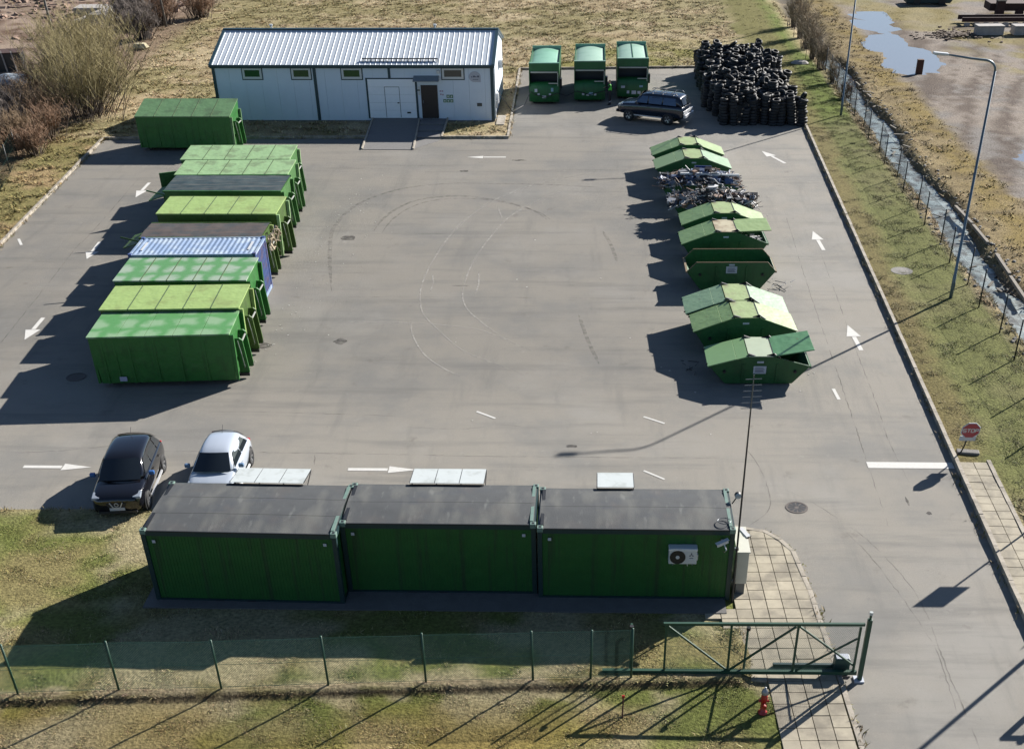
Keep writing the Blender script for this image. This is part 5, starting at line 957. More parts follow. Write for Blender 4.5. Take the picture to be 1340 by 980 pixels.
# ---------------------------------------------------------------- chain link fences
M_PGRN = mat('fence_post_green', look(36,84,64), .5, var=.1, scale=6); M_WIRE = mat('green_wire', look(44,84,76), .8, var=.1, spec=.15); M_PDRK = mat('fence_post_dark', look(36,44,46), .5, var=.1, scale=6); M_WIREG = mat('grey_wire', look(60,68,70), .9, var=.1, spec=.1)
def mesh_panel(a, b, z0a, z0b, h, pitch, wr, m, parent, wav=0.02):
    """diamond mesh between two posts, real wires"""
    a, b = Vector((*a, 0)), Vector((*b, 0)); d = b-a; L = d.length; u = d/L; nrm = Vector((-u.y, u.x, 0)); mb = MB()
    def P(s, z, o): return a+u*s+Vector((0, 0, z0a+(z0b-z0a)*s/L+z))+nrm*(o+wav*math.sin(s*2.1))
    n = int((L+h)/pitch)+1
    for k in range(n):
        for sgn in (1, -1):
            s0 = k*pitch-h; s1 = k*pitch; za, zb = 0, h
            if s0 < 0: za = -s0; s0 = 0
            if s1 > L: zb = h-(s1-L); s1 = L
            if s1-s0 < .02 or zb-za < .02: continue
            if sgn < 0: s0, s1, = L-s0, L-s1
            pa, pb = P(s0, za, .004*sgn), P(s1, zb, .004*sgn); q = (pb-pa).normalized(); x = q.cross(nrm).normalized()*wr; y = nrm*wr
            o = len(mb.v); mb.v += [tuple(pa+x), tuple(pa-x*.5+y*.87), tuple(pa-x*.5-y*.87), tuple(pb+x), tuple(pb-x*.5+y*.87), tuple(pb-x*.5-y*.87)]; mb.f += [(o,o+1,o+4,o+3), (o+1,o+2,o+5,o+4), (o+2,o,o+3,o+5)]
    w = place('wire_mesh', mk(mb, 'wire_mesh'), m, parent); stuff(w)
    tw = MB()
    for z in (.05, h*.5, h-.04): tw.tube([P(0, z, .012), P(L*.5, z-.01, .012), P(L, z, .012)], wr*1.5, 4)
    stuff(place('line_wire', mk(tw, 'line_wire'), m, parent)); return w
def mk(mb, name):
    me = bpy.data.meshes.new(name); me.from_pydata(mb.v, [], mb.f); me.update(); return me
def fence(label, pts, h, m, mw, pitch, wr, r, braces=(), cap=True, mesh=True):
    f = thing('chain_link_fence', label, 'fence', (pts[0][0], pts[0][1], 0)); o = Vector((pts[0][0], pts[0][1], 0)); loc = [(p[0]-o.x, p[1]-o.y) for p in pts]
    zz = [float(height(np.array([p[0]]), np.array([p[1]]))[0])-.02 for p in pts]
    for i, (p, z) in enumerate(zip(loc, zz)):
        lx, ly = random.gauss(0, .012), random.gauss(0, .012); MB().tube([(p[0], p[1], -.1), (p[0]+lx, p[1]+ly, z+h+.06)], r, 8).build('post', m, f, smooth=True)
    for i in braces:
        p, q = loc[i[0]], i[1]; MB().tube([(p[0]+q[0], p[1]+q[1], 0), (p[0], p[1], h*.82)], r*.8, 6).build('brace', m, f)
    if mesh:
        for i in range(len(loc)-1): mesh_panel(loc[i], loc[i+1], zz[i]+.02, zz[i+1]+.02, h, pitch, wr, mw, f)
    return f
fence('green chain link fence on thin posts in front of the cabins', [(-20.4,-5.4),(-17.5,-5.2),(-14.58,-5.01),(-11.76,-4.8),(-8.85,-4.67),(-5.82,-4.46),(-3.04,-4.28),(.03,-4.12),(1.68,-4.03),(2.85,-3.97)], 1.72, M_PGRN, M_WIRE, .07, .0035, .033)
ys = [9.0+3.03*k for k in range(27)]
fence('tall dark post wire fence along the right hand ditch', [(20.13+.0135*(y-9)+.12*math.sin(y), y) for y in ys], 1.85, M_PDRK, M_WIREG, .11, .0026, .035)
fence('dark wire fence half buried in the shrubs on the left', [(-36.9,49.6),(-36.0,46.2),(-35.2,43.0),(-34.4,39.8),(-33.7,36.6),(-33.0,33.4)], 1.7, M_PDRK, M_WIRE, .10, .003, .035)
# sliding gate
gt = thing('sliding_gate', 'green sliding gate frame with diagonal braces and mesh beside the road', 'gate', (6.6,-3.72,0)); gx = lambda x: x-6.6
def gb(name, a, b, w, m=M_PGRN): return MB().bar((gx(a[0]), 0, a[1]), (gx(b[0]), 0, b[1]), w, w, (0,1,0)).build(name, m, gt)
gb('top_rail', (3.72,1.97), (9.34,2.02), .08); gb('bottom_rail', (2.02,.24), (9.34,.29), .11)
for x, z1 in ((3.80,1.93), (5.63,1.95), (7.50,1.96), (9.24,1.94)): gb('stile', (x,.29), (x,z1), .06)
gb('brace', (3.84,1.90), (5.60,.33), .05); gb('brace', (5.68,.33), (7.44,1.92), .05); gb('brace', (7.54,1.92), (9.20,.56), .05); gb('brace', (7.56,.30), (9.20,1.52), .045)
mesh_panel((gx(3.84), .05), (gx(9.22), .05), .30, .30, 1.62, .06, .0026, M_WIRE, gt, 0)
gpo = thing('gate_post', 'green steel gate post with a pale cap at the road edge', 'gate post', (9.46,-3.72,0)); MB().box(-.06, .06, -.07, .07, 0, 2.2).build('post', M_PGRN, gpo, bevel=.01); MB().tube([(0,0,2.2), (0,0,2.36)], .035, 10).build('beacon_stem', M_PGRN, gpo); MB().tube([(0,0,2.36), (0,0,2.45)], .05, 10).build('beacon', M_AWN, gpo); MB().box(-.16, .12, -.14, .14, .0, .05).build('foot_plate', M_PLATE, gpo)
for x, sg in ((6.12,.0), (2.83,.0)):
    p = thing('guide_post', ('thin green guide post behind the gate mesh' if x > 5 else 'green guide post where the fence meets the gate rail'), 'post', (x,-3.58,0)); MB().tube([(0,0,0), (0,0,1.85)], .035, 8).build('post', M_PGRN, p); MB().lathe([(.001,-.05), (.06,-.05), (.06,.05), (.001,.05)], (0,-.1,1.8), 12, 'z').build('roller', M_BLK, p)
tr = thing('gate_motor', 'low dark gate drive box at the foot of the gate', 'gate motor', (8.95,-3.42,0)); MB().box(-.22, .22, -.16, .16, .05, .62).build('housing', M_FRM, tr, bevel=.03); MB().box(-.26, .26, -.2, .2, 0, .06).build('base', M_CONC, tr); MB().box(-.18, .18, -.12, .12, .622, .64).build('lid', M_PLATE, tr)
tag(MB().box(-.95, .95, -.05, .05, 0.02, .13).build('gate_track', M_FRM, None, bevel=.01, loc=(7.95,-3.3,.12)), 'dark green beam lying on the pavement behind the gate', 'beam')
# hydrant and marker post
M_RED = mat('hydrant_red', look(196,42,40), .4, var=.1, scale=8); M_RIM2 = mat('hydrant_grey', look(170,172,176), .4, metal=.4, var=.1)
hy = thing('fire_hydrant', 'red fire hydrant with grey cap on the grass before the gate', 'hydrant', (6.48,-5.3,.08))
MB().lathe([(.001,0), (.13,0), (.13,.05), (.08,.07), (.08,.5), (.095,.52), (.095,.62), (.075,.66), (.075,.70)], (0,0,0), 18).build('barrel', M_RED, hy, smooth=True); MB().lathe([(.08,.70), (.10,.72), (.10,.78), (.075,.85), (.03,.89), (.03,.94), (.001,.94)], (0,0,0), 18).build('bonnet', M_RIM2, hy, smooth=True)
for s in (-1, 1): MB().lathe([(.001,s*.08), (.035,s*.08), (.035,s*.12), (.042,s*.12), (.042,s*.14), (.001,s*.14)], (0,0,.45), 12, 'x').build('nozzle', M_RED, hy)
MB().lathe([(.001,-.09), (.065,-.09), (.065,-.18), (.001,-.18)], (0,0,.36), 12, 'y').build('nozzle', M_RED, hy)
mp_ = thing('marker_post', 'thin brown marker stake standing in the grass by the fence', 'stake', (2.57,-5.58,.05)); MB().tube([(0,0,0), (.01,0,.82)], .022, 7).build('stake', mat('brown_stake', look(92,50,50), .7, var=.2), mp_); MB().box(-.03, .05, -.02, .02, .78, .86).build('tip_plate', M_RED, mp_)

# ---------------------------------------------------------------- lamps, signs, covers
M_GALV = mat('galvanised_blue_grey', look(112,134,150), .4, metal=.35, var=.1, scale=5)
def lamp(label, x, y, h=10.5, arm=2.55):
    t = thing('street_lamp', label, 'street lamp', (x, y, 0), 0, 'yard street lamps'); MB().tube([(0,0,-.05), (0,0,1.3), (0,0,1.32), (0,0,h)], [.085,.085,.07,.05], 12).build('pole', M_GALV, t, smooth=True)
    pts = [(0,0,h)]+[(-.55*(1-math.cos(R(a))), 0, h+.45*math.sin(R(a))) for a in (20,40,60,80)]+[(-1.2,0,h+.52), (-arm+.4,0,h+.66)]
    MB().tube(pts, [.05]*5+[.045,.035], 10).build('arm', M_GALV, t, smooth=True)
    hd = MB().box(-.62, .05, -.13, .13, -.05, .05).build('lamp_head', M_WHITE, t, bevel=.03, loc=(-arm+.35,0,h+.68), rot=(0, R(5), 0)); MB().box(-.55, -.1, -.1, .1, -.065, -.051).build('lamp_glass', M_HEAD, hd)
    MB().box(-.02, .09, -.06, .06, .6, .95).build('access_door', M_GREY, t); MB().lathe([(.001,.10), (.16,.10), (.16,.12), (.001,.12)], (0,0,0), 14).build('base_plate', M_CONC, t); return t
lamp('tall curved street lamp at the middle of the right hand lawn', 19.15, 25.24); lamp('far street lamp rising out of frame beside the tyre pile', 19.83, 60.83); lamp('street lamp at the gate, off to the right of the road', 17.75, 0.45)
# STOP sign on a bent post
ss = thing('stop_sign', 'red octagonal STOP sign with small white plate on a bent post', 'stop sign', (15.72,9.62,.05)); M_STOP = mat('stop_red', look(190,74,88), .5, var=.06); M_SPOST = mat('dark_post', look(40,44,48), .5, var=.1)
MB().tube([(-.12,-.05,.05), (0,-.0,.16), (.03,-.12,.5), (.08,-.28,1.5)], .028, 8).build('post', M_SPOST, ss)
def octo(r): return [(r*math.cos(R(22.5+45*k)), r*math.sin(R(22.5+45*k))) for k in range(8)]
tilt = Matrix.Rotation(R(9), 4, 'X')
ob = MB().prism(octo(.37), -.012, .012, 'y').build('sign_board', M_PLATE, ss, loc=(.075,-.30,1.22), rot=(R(9),0,0)); MB().prism(octo(.335), -.016, -.0125, 'y').build('red_face', M_STOP, ob)
LET = {'S': [((-.06,.09),(.06,.09)), ((-.06,.09),(-.06,0)), ((-.06,0),(.06,0)), ((.06,0),(.06,-.09)), ((.06,-.09),(-.06,-.09))], 'T': [((-.07,.09),(.07,.09)), ((0,.09),(0,-.09))],
       'O': [((-.06,.09),(.06,.09)), ((.06,.09),(.06,-.09)), ((.06,-.09),(-.06,-.09)), ((-.06,-.09),(-.06,.09))], 'P': [((-.06,-.09),(-.06,.09)), ((-.06,.09),(.06,.09)), ((.06,.09),(.06,0)), ((.06,0),(-.06,0))]}
for k, c in enumerate('STOP'):
    m = MB(); ox = -.225+k*.15
    for a, b in LET[c]: m.bar((ox+a[0]*.9, -.018-.0005*k, a[1]*.8), (ox+b[0]*.9, -.018-.0005*k, b[1]*.8), .034, .004, (0,1,0))
    m.build('letter_'+c.lower(), M_WHITE, ob)
for z_, w_ in ((.86,.30),): MB().box(-w_, w_, -.012, .008, -.12, .10).build('lower_plate', M_PLATE, ss, loc=(.05,-.22,z_), rot=(R(9),0,0))
tag(MB().box(-.42, .42, -.14, .14, -.05, .13).build('kerb_block', M_CONC, None, bevel=.03, loc=(16.02,9.75,.05), rot=(R(4),0,R(-8))), 'dark broken concrete block at the foot of the STOP sign', 'block')
rs = thing('road_sign', 'grey backed square road sign on a pole right of the sidewalk', 'road sign', (17.45,5.0,0)); MB().tube([(0,0,0), (0,0,3.6)], .035, 8).build('post', M_GALV, rs); MB().box(-.48, .48, -.02, .0, 2.85, 3.65).build('sign_board', M_GREY, rs); MB().box(-.44, .44, -.026, -.021, 2.89, 3.61).build('sign_face', M_PLATE, rs)
# receiving frame of the gate, off to the right
gr = thing('gate_receiver', 'green gate receiving post off the right side of the road', 'gate post', (16.0,-3.1,0))
MB().box(-.06, .06, -.06, .06, 0, 2.1).build('post', M_PGRN, gr); MB().box(.5, .62, -.06, .06, 0, 2.3).build('post', M_PGRN, gr); MB().box(-.06, .62, -.05, .05, 2.1, 2.2).build('top_bar', M_PGRN, gr); MB().box(-.06, .5, -.04, .04, 1.0, 1.08).build('cross_bar', M_PGRN, gr)
def manhole(label, x, y, r, grate=True):
    t = thing('manhole_cover', label, 'manhole cover', (x, y, 0)); MB().lathe([(.001,.002), (r,.002), (r,.016), (r*.84,.016), (r*.84,.008), (.001,.008)], (0,0,0), 30).build('frame', mat('cast_iron', look(96,86,80), .7, var=.2, scale=9), t); m = M_BLK
    if grate:
        for k in range(10): a = R(36*k); c, s = math.cos(a), math.sin(a); MB().add([(c*r*.2-s*.02, s*r*.2+c*.02, .012), (c*r*.2+s*.02, s*r*.2-c*.02, .012), (c*r*.78+s*.07, s*r*.78-c*.07, .012), (c*r*.78-s*.07, s*r*.78+c*.07, .012)], [(0,1,2,3)]).build('slot', m, t)
    else:
        MB().lathe([(r*.3,.012), (r*.34,.012)], (0,0,0), 20).build('ring', m, t)
    return t
manhole('round cast iron manhole with radial slots on the road beside the cabins', 8.98, 5.8, .40); manhole('round manhole in the shadow left of the nearest container', -20.7, 16.1, .42, False)
tag(MB().lathe([(.001,.10), (.55,.10), (.62,.04), (.6,-.02)], (0,0,0), 22).build('concrete_cover', M_CONC, None, loc=(17.55,28.9,.07)), 'round concrete well cover lying in the right hand lawn', 'well cover')

# ---------------------------------------------------------------- ditch ice, puddles, and the yard beyond
def water_mat():
    m = mat('puddle_water', look(176,172,164,.42), .03, var=.08, spec=.9, bump=.015, bscale=4); nodes_of(m)[2].inputs['IOR'].default_value = 2.4; return m
M_WAT = water_mat()
for P_, z_, nm in ((PUD, .035, 'long puddle'), (PUD2, .035, 'small puddle')):
    cx = sum(p[0] for p in P_)/len(P_); cy = sum(p[1] for p in P_)/len(P_)
    o = struct(MB().add([(cx+(x-cx)*1.18, cy+(y-cy)*1.12, z_) for x, y in P_], [tuple(range(len(P_)))]).build('puddle', M_WAT))
M_ICE = mat('grey_ice', look(168,184,184), .4, var=.15, scale=3, col2=look(92,90,82), scale2=1.7, amt2=.75, bump=.5, bscale=3, detail=8)
ice = MB(); N = 150
def icp(u, v): y = 6+u*76; return (20.95+v*2.3+.12*math.sin(y*.7)+.0*y, y, -.30+.06*mnoise.noise((y*.8, v*2, 1))+.05*mnoise.noise((y*2.2, v*5, 4)))
struct(ice.grid(icp, 300, 10).build('ditch_ice', M_ICE, smooth=True))
M_OLDW = mat('grey_timber', look(150,142,130), .9, var=.25, scale=4)
for (a, b) in (((22.95,39.6),(23.1,36.4)), ((23.1,36.2),(23.12,33.2)), ((23.1,31.5),(22.95,28.5)), ((22.9,28.2),(22.75,25.0))): tag(MB().bar((0,0,0), (b[0]-a[0], b[1]-a[1], .02), .16, .16).build('timber_beam', M_OLDW, None, loc=(*a,.12)), 'grey timber beam %s along the ditch bank' % {39.6:'farthest from the camera', 36.2:'second from the far end', 31.5:'third from the far end', 28.2:'nearest the camera'}[a[1]], 'beam', 'beams on the ditch bank')
r_.seed(3); dw = MB()
for k in range(44):
    y = r_.uniform(12, 76); x = 20.9+r_.uniform(.0, 2.3); L_ = r_.uniform(.25, .9); a = r_.uniform(0, 3.14)
    dw.box(-L_/2, L_/2, -.06, .06, 0, .05, Matrix.Translation((x, y, -.22 if x < 22.6 else .1)) @ Matrix.Rotation(a, 4, 'Z') @ Matrix.Rotation(r_.gauss(0, .15), 4, 'Y'))
tag(stuff(dw.build('driftwood', M_OLDW, None)), 'bits of grey waste wood caught along the icy ditch', 'waste wood')
# rusty post, concrete blocks, rusty frames, dark wreck on the right
M_RPOST = mat('rust_brown_post', look(96,62,46), .85, var=.25, scale=6)
tag(MB().prism([(-.28,-.2), (.26,-.22), (.28,.2), (-.24,.22)], -.3, 1.15, 'z').build('rusty_post', M_RPOST, None, bevel=.03, loc=(28.75,75.2,0)), 'rust brown stub post standing in the long puddle', 'post')
M_BLK2 = mat('pale_concrete_block', look(190,184,178), .9, var=.15, scale=3, bump=.3, bscale=14)
for x, lb in ((38.95,'left pale concrete block on the mossy ground by the rusty frame'), (42.4,'right pale concrete block on the mossy ground by the rusty frame')):
    t = thing('concrete_block', lb, 'block', (x,91.6,.05), R(3), 'concrete blocks by the rusty frame'); MB().box(-1.25, 1.25, -.6, .6, .08, .78).build('block', M_BLK2, t, bevel=.04); MB().box(-1.28, 1.28, -.63, .63, .785, .90).build('cap', M_BLK2, t, bevel=.02)
    for s in (-.8, .8): MB().box(s-.15, s+.15, -.55, .55, -.05, .08).build('foot', M_OLDW, t)
rf = thing('rusty_steel_frame', 'long rust brown steel frame lying behind the concrete blocks', 'steel frame', (37.6,96.2,.05), R(1)); M_RST = mat('rust_steel', look(74,46,40), .85, var=.3, scale=5)
for yy in (0, 1.5): MB().box(0, 9, yy, yy+.18, .35, .75).build('girder', M_RST, rf)
for k in range(12): MB().box(.3+k*.75, .5+k*.75, .18, 1.5, .4, .55).build('cross_member', M_RST, rf)
for k in range(9): MB().box(.2+k*.95, .65+k*.95, -.5, -.05, 0, .32).build('sleeper', M_BLK2, rf)
rf2 = thing('rusty_wagon_frame', 'dark rusty machine frame with a pale stub at the top right', 'machine frame', (41.5,101,.0)); MB().box(0, 7, 0, 2.2, .6, 1.3).build('deck', M_RST, rf2, bevel=.05); MB().box(.5, 1.3, -.7, -.1, 0, 1.6).build('stub_post', M_RST, rf2); MB().box(.45, 1.35, -.75, -.05, 1.6, 1.72).build('stub_cap', M_OLDW, rf2)
for x in (1, 3, 5): MB().lathe([(.001,-.1), (.42,-.1), (.42,.1), (.001,.1)], (x,-.05,.42), 16, 'y').build('wheel', M_RST, rf2)
wr_ = thing('dark_wreck', 'dark green scrap body cut off by the top edge', 'scrap body', (37.1,108.6,.0)); MB().prism([(-2.4,.25), (2.2,.25), (2.5,.7), (2.1,1.2), (-1.6,1.35), (-2.5,.8)], -.9, .9, 'y').build('shell', mat('dark_teal_scrap', look(44,66,66), .6, var=.2), wr_, bevel=.08)
for s in (-1.3, 1.3): MB().lathe([(.001,-.95), (.38,-.95), (.38,-.7), (.001,-.7)], (s,0,.38), 16, 'y').build('wheel', M_BLK, wr_)
r_.seed(9); rb_ = MB()
for k in range(260):
    x, y = r_.gauss(35.6, 1.7), r_.gauss(91, 1.0); s = r_.uniform(.04, .16); rb_.box(-s, s, -s*.7, s*.7, -s*.4, s*.5, Matrix.Translation((x, y, .12+.25*math.exp(-((x-35.6)/1.2)**2))) @ Matrix.Rotation(r_.uniform(0, 6), 4, 'Z'))
tag(stuff(rb_.build('rubble', mat('brown_rubble', look(126,108,92), .95, var=.3, scale=3), None)), 'low brown rubble heap on the ground left of the concrete blocks', 'rubble')
# left yard
r_.seed(21); rb_ = MB()
for k in range(1500):
    x = r_.uniform(-66, -42.5); y = r_.uniform(66, 118); 
    if not (mnoise.noise((x*.13, y*.13, 2)) > -.05 or y > 100): continue
    s = r_.uniform(.05, .32)*(1.3 if y > 100 else 1); rb_.box(-s, s, -s*r_.uniform(.2, .8), s*.5, -s*.4, s*.4, Matrix.Translation((x, y, .1)) @ Matrix.Rotation(r_.uniform(0, 6), 4, 'Z') @ Matrix.Rotation(r_.gauss(0, .4), 4, 'X'))
tag(stuff(rb_.build('demolition_rubble', mat('pinkish_rubble', look(160,134,118), .95, var=.45, scale=.7), None)), 'scattered pinkish brown demolition rubble in the yard at top left', 'rubble')
for nm, lb, x, y, sx, sy, n, rz_ in (('panel_stack', 'left stack of pale grey boards beyond the shrubs', -50.9, 103.2, 1.5, 1.2, 6, 2), ('panel_stack', 'right stack of long pale boards beyond the shrubs', -48.0, 100.2, .75, 3.2, 8, -6), ('panel_stack', 'short middle stack of whitish boards beyond the shrubs', -49.5, 98.6, .5, 2.2, 4, -8)):
    t = thing(nm, lb, 'boards', (x, y, .05), R(rz_), 'stacks of pale boards')
    for k in range(n): MB().box(-sx+r_.gauss(0, .05), sx+r_.gauss(0, .05), -sy+r_.gauss(0, .06), sy+r_.gauss(0, .06), .1+k*.11, .1+k*.11+.095).build('board', M_BLK2, t)
M_TARP = mat('grey_tarp', look(176,186,194), .5, var=.15, scale=3, bump=.3, bscale=4); M_TURQ = mat('turquoise_tarp', look(90,178,204), .45, var=.12, scale=4, bump=.3, bscale=5)
def tarp(label, x, y, L_, W2, h, rz_, m, name):
    f = lambda u, v: ((u-.5)*L_*(1+.06*mnoise.noise((v*4, 1, 1))), (v-.5)*W2*(1+.1*mnoise.noise((u*5, 2, 3))), h*(math.sin(math.pi*u)*math.sin(math.pi*v))**.5*(.75+.35*mnoise.noise((u*5, v*5, L_)))+.02)
    return tag(MB().grid(f, 18, 12).build(name, m, None, smooth=True, loc=(x, y, .1), rot=(0,0,R(rz_))), label, 'tarp')
tarp('pale grey sheet covering a long low heap at the left edge', -46.6, 71.2, 5.6, 1.7, .75, 28, M_TARP, 'grey_tarp'); tarp('turquoise plastic sheet lying among the shrubs at the left edge', -43.6, 63.6, 3.6, 1.3, .55, -38, M_TURQ, 'turquoise_tarp')
dk = thing('dark_shed', 'low black open shed with pale leaning planks at the left edge', 'shed', (-48.9,75.6,0), R(12)); MB().box(-2.2, 1.8, -.1, 1.6, 0, 1.5).build('box', M_BLK, dk); MB().box(-2.3, 1.9, -.2, 1.7, 1.5, 1.58).build('roof', M_RST, dk)
for k, x in enumerate((-1.0,-.2,.6,1.4)): MB().bar((x, -.5, 0), (x-.25, -.14, 1.75), .12, .05).build('plank', M_BLK2, dk)
M_TPOLE = mat('weathered_pole', look(120,116,110), .85, var=.2, scale=4)
def tpole(label, x, y, h, lx, ly):
    t = thing('utility_pole', label, 'pole', (x, y, 0)); MB().tube([(0,0,0), (lx*.5, ly*.5, h*.5), (lx, ly, h)], [.12,.1,.085], 10).build('pole', M_TPOLE, t, smooth=True); MB().box(lx-.5, lx+.5, ly-.05, ly+.05, h-.5, h-.4).build('crossarm', M_TPOLE, t); return t
tpole('thin leaning pole rising from the big shrub at top left', -42.1, 72.1, 8.0, -.25, .1); tpole('dark pole beside the far bare bushes at the top edge', -40.83, 95.7, 8.0, -.3, .1)
tpole('far pole at the top edge beside the right hand fence', 21.6, 96.0, 8.0, .1, 0)
tag(MB().add(*(lambda b: ([(x*1.0, y*.7, z*.6) for x, y, z in b.v], b.f))(MB().lathe([(.001,-.5), (.6,-.4), (.8,0), (.55,.5), (.001,.62)], (0,0,.3), 9))).build('boulder', mat('cream_boulder', look(226,214,176), .9, var=.12), None, loc=(-39.9,85.0,.1)), 'pale cream boulder in the dead grass beside the big shrub', 'boulder')
tag(MB().add(*(lambda b: ([(x*1.0, y*.7, z*.35) for x, y, z in b.v], b.f))(MB().lathe([(.001,-.5), (.6,-.4), (.8,0), (.55,.5), (.001,.62)], (0,0,.3), 9))).build('flat_stone', M_BLK2, None, loc=(19.3,78.5,.1)), 'flat grey stone at the end of the green verge behind the tyres', 'stone')
# ---------------------------------------------------------------- leafless shrubs
def shrub(label, x, y, h, spread, n, seed, cb, ct, lean=(0,0), name='bare_shrub', group='bare shrubs', thick=1.0, up=1.0):
    r = random.Random(seed); t = thing(name, label, 'shrub', (x, y, 0), 0, group); st_ = MB(); tw = MB()
    def stick(mb, a, b, c, r0, r1):
        mb.tube([a, b, c], [r0, (r0+r1)/2, r1], 3, False)
    for k in range(n):
        a = r.uniform(0, 6.283); rr = abs(r.gauss(0, .28))*spread; base = Vector((math.cos(a)*rr, math.sin(a)*rr, .02)); out = Vector((math.cos(a), math.sin(a), 0))*r.uniform(.1, .75)*spread+Vector((*lean, 0))
        H_ = h*r.uniform(.45, 1.0); top = base+out*up+Vector((0, 0, H_)); mid = base.lerp(top, .5)+Vector((r.gauss(0, .1), r.gauss(0, .1), .06*H_)); stick(st_, base, mid, top, .028*thick, .008*thick)
        for j in range(9):
            f = r.uniform(.25, .98); p = base.lerp(mid, f*2) if f < .5 else mid.lerp(top, f*2-1); b = r.uniform(0, 6.283); L_ = r.uniform(.2, .42)*h*(1.15-f*.6); d = Vector((math.cos(b)*.55, math.sin(b)*.55, r.uniform(.35, 1))).normalized()
            q = p+d*L_; stick(tw, p, p.lerp(q, .5)+Vector((r.gauss(0, .05), r.gauss(0, .05), .03)), q, .013*thick, .006*thick)
            for i in range(2): s_ = p.lerp(q, r.uniform(.3, .9)); d2 = (d+Vector((r.gauss(0, .6), r.gauss(0, .6), r.uniform(0, .4)))).normalized(); stick(tw, s_, s_+d2*L_*.2, s_+d2*L_*.4, .009*thick, .005*thick)
    stuff(place('branches', mk(st_, 'branches'), cb, t)); stuff(place('twigs', mk(tw, 'twigs'), ct, t)); return t
BK1 = mat('bark_grey_brown', look(112,98,84), .9, var=.2, scale=4); BK2 = mat('bark_dark', look(76,66,60), .9, var=.2, scale=4); TW1 = mat('twig_olive', look(168,154,104), .85, var=.2, scale=1.2); TW2 = mat('twig_tan', look(158,132,100), .85, var=.25, scale=1.2); TW3 = mat('twig_grey', look(126,114,106), .85, var=.2, scale=1.2); TW5 = mat('twig_reed', look(182,164,136), .85, var=.2, scale=1.2); TW4 = mat('twig_rust', look(164,130,102), .85, var=.25, scale=1.2)
shrub('large olive twigged shrub arching right, behind the lone green container', -35.9, 60.6, 5.6, 4.4, 170, 1, BK2, TW1, (.5, .2), thick=.95)
shrub('tall olive shrub crown behind the leaning pole', -38.0, 66.0, 6.4, 4.2, 150, 2, BK2, TW1, (-.3, 0), thick=1.0)
shrub('olive grey shrub in front of the stacked boards', -40.4, 74.0, 5.0, 3.4, 110, 3, BK1, TW1, thick=1.0)
k_ = 0
for (x, y, h_, s_, n_, tm, lb) in ((-38.2,57.5,3.2,1.9,75,TW2,'tan bush right below the large olive shrub'), (-36.6,54.4,2.6,1.7,70,TW4,'rusty tan bush at the kerb corner of the left yard'), (-37.6,51.8,2.8,1.8,75,TW2,'brown bush beside the left fence end'), (-36.0,50.2,2.1,1.5,60,TW4,'low rusty bush at the left fence end'),
        (-39.6,53.8,3.0,2.0,70,TW3,'grey brown bush left of the rusty kerb bush'), (-40.8,58.6,3.0,2.0,70,TW3,'grey bush below the turquoise sheet'), (-41.4,66.5,3.2,2.0,60,TW2,'tan bush by the foot of the leaning pole'), (-42.6,63.2,2.2,1.6,46,TW4,'rusty low bush beside the turquoise sheet'), (-38.4,48.4,2.6,1.7,60,TW2,'tan bush behind the left wire fence'),
        (-40.5,50.5,2.6,1.8,56,TW4,'rusty bush at the left picture edge behind the fence'), (-42.4,55.0,2.8,1.8,50,TW3,'grey bush at the left picture edge'), (-44.2,77.5,2.4,1.9,46,TW2,'thin tan bush beside the dark shed'), (-42.9,81.5,3.0,2.2,56,TW3,'grey bush beyond the leaning pole'),
        (-41.2,89.5,3.4,2.0,80,TW3,'dark grey bush below the far pole'), (-43.6,93.5,3.8,2.4,80,TW3,'grey brown bush left of the far pole'), (-41.9,97.5,3.4,2.2,80,TW4,'rusty brown bush behind the far pole'), (-38.6,100.5,2.8,2.2,70,TW4,'reddish bush right of the far pole at the top edge'), (-45.5,99.0,3.2,2.2,60,TW3,'grey bush beside the stacked boards')):
    k_ += 1; shrub(lb, x, y, h_, s_, n_, 30+k_, BK2 if tm is TW3 else BK1, tm, thick=1.15 if y < 80 else 1.5)
for (x, y, h_, n_, lb) in ((20.9,76.5,2.6,60,'tan reedy shrub nearest the tyres on the right hand fence'), (20.6,80.5,3.0,70,'tan reedy shrub second along the fence from the tyres'), (20.7,85.0,3.2,80,'tall tan reedy shrub third along the fence from the tyres'), (20.9,90.0,3.4,80,'tall tan reedy shrub fourth along the fence from the tyres'), (21.0,95.5,3.4,80,'tan reedy shrub beside the far right pole'), (21.2,66.5,1.5,46,'low brown shrub at the fence beside the far street lamp'), (21.0,71.5,2.0,46,'thin brown shrub on the fence beside the tyre pile')):
    k_ += 1; shrub(lb, x, y, h_, 0.9, int(n_*.40), 60+k_, BK1, TW5 if y > 70 else TW4, group='reedy shrubs on the right fence', thick=1.2, up=.6)

# ---------------------------------------------------------------- the worker by the middle press
def skin(name, verts, edges, rad, m, parent, root=0, sub=1):
    me = bpy.data.meshes.new(name); me.from_pydata(verts, edges, []); me.update(); o = place(name, me, m, parent)
    md = o.modifiers.new('skin', 'SKIN'); md.use_smooth_shade = True
    for i, v in enumerate(me.skin_vertices[0].data): v.radius = rad[i] if isinstance(rad[i], tuple) else (rad[i], rad[i]); v.use_root = i == root
    s_ = o.modifiers.new('subd', 'SUBSURF'); s_.levels = sub; s_.render_levels = sub; return o
pe = thing('person', 'person in a bright green hi-vis vest and dark trousers reaching to a press', 'person', (2.86,64.62,0), R(0))
SKN, CLO, HVS, HAR = mat('skin', look(206,160,136), .6, var=.04), mat('dark_clothes', look(30,34,44), .85, var=.15, scale=8), mat('hi_vis_green', look(90,232,70,.72), .7, var=.08, scale=8), mat('dark_hair', look(48,40,34), .8, var=.2, scale=20)
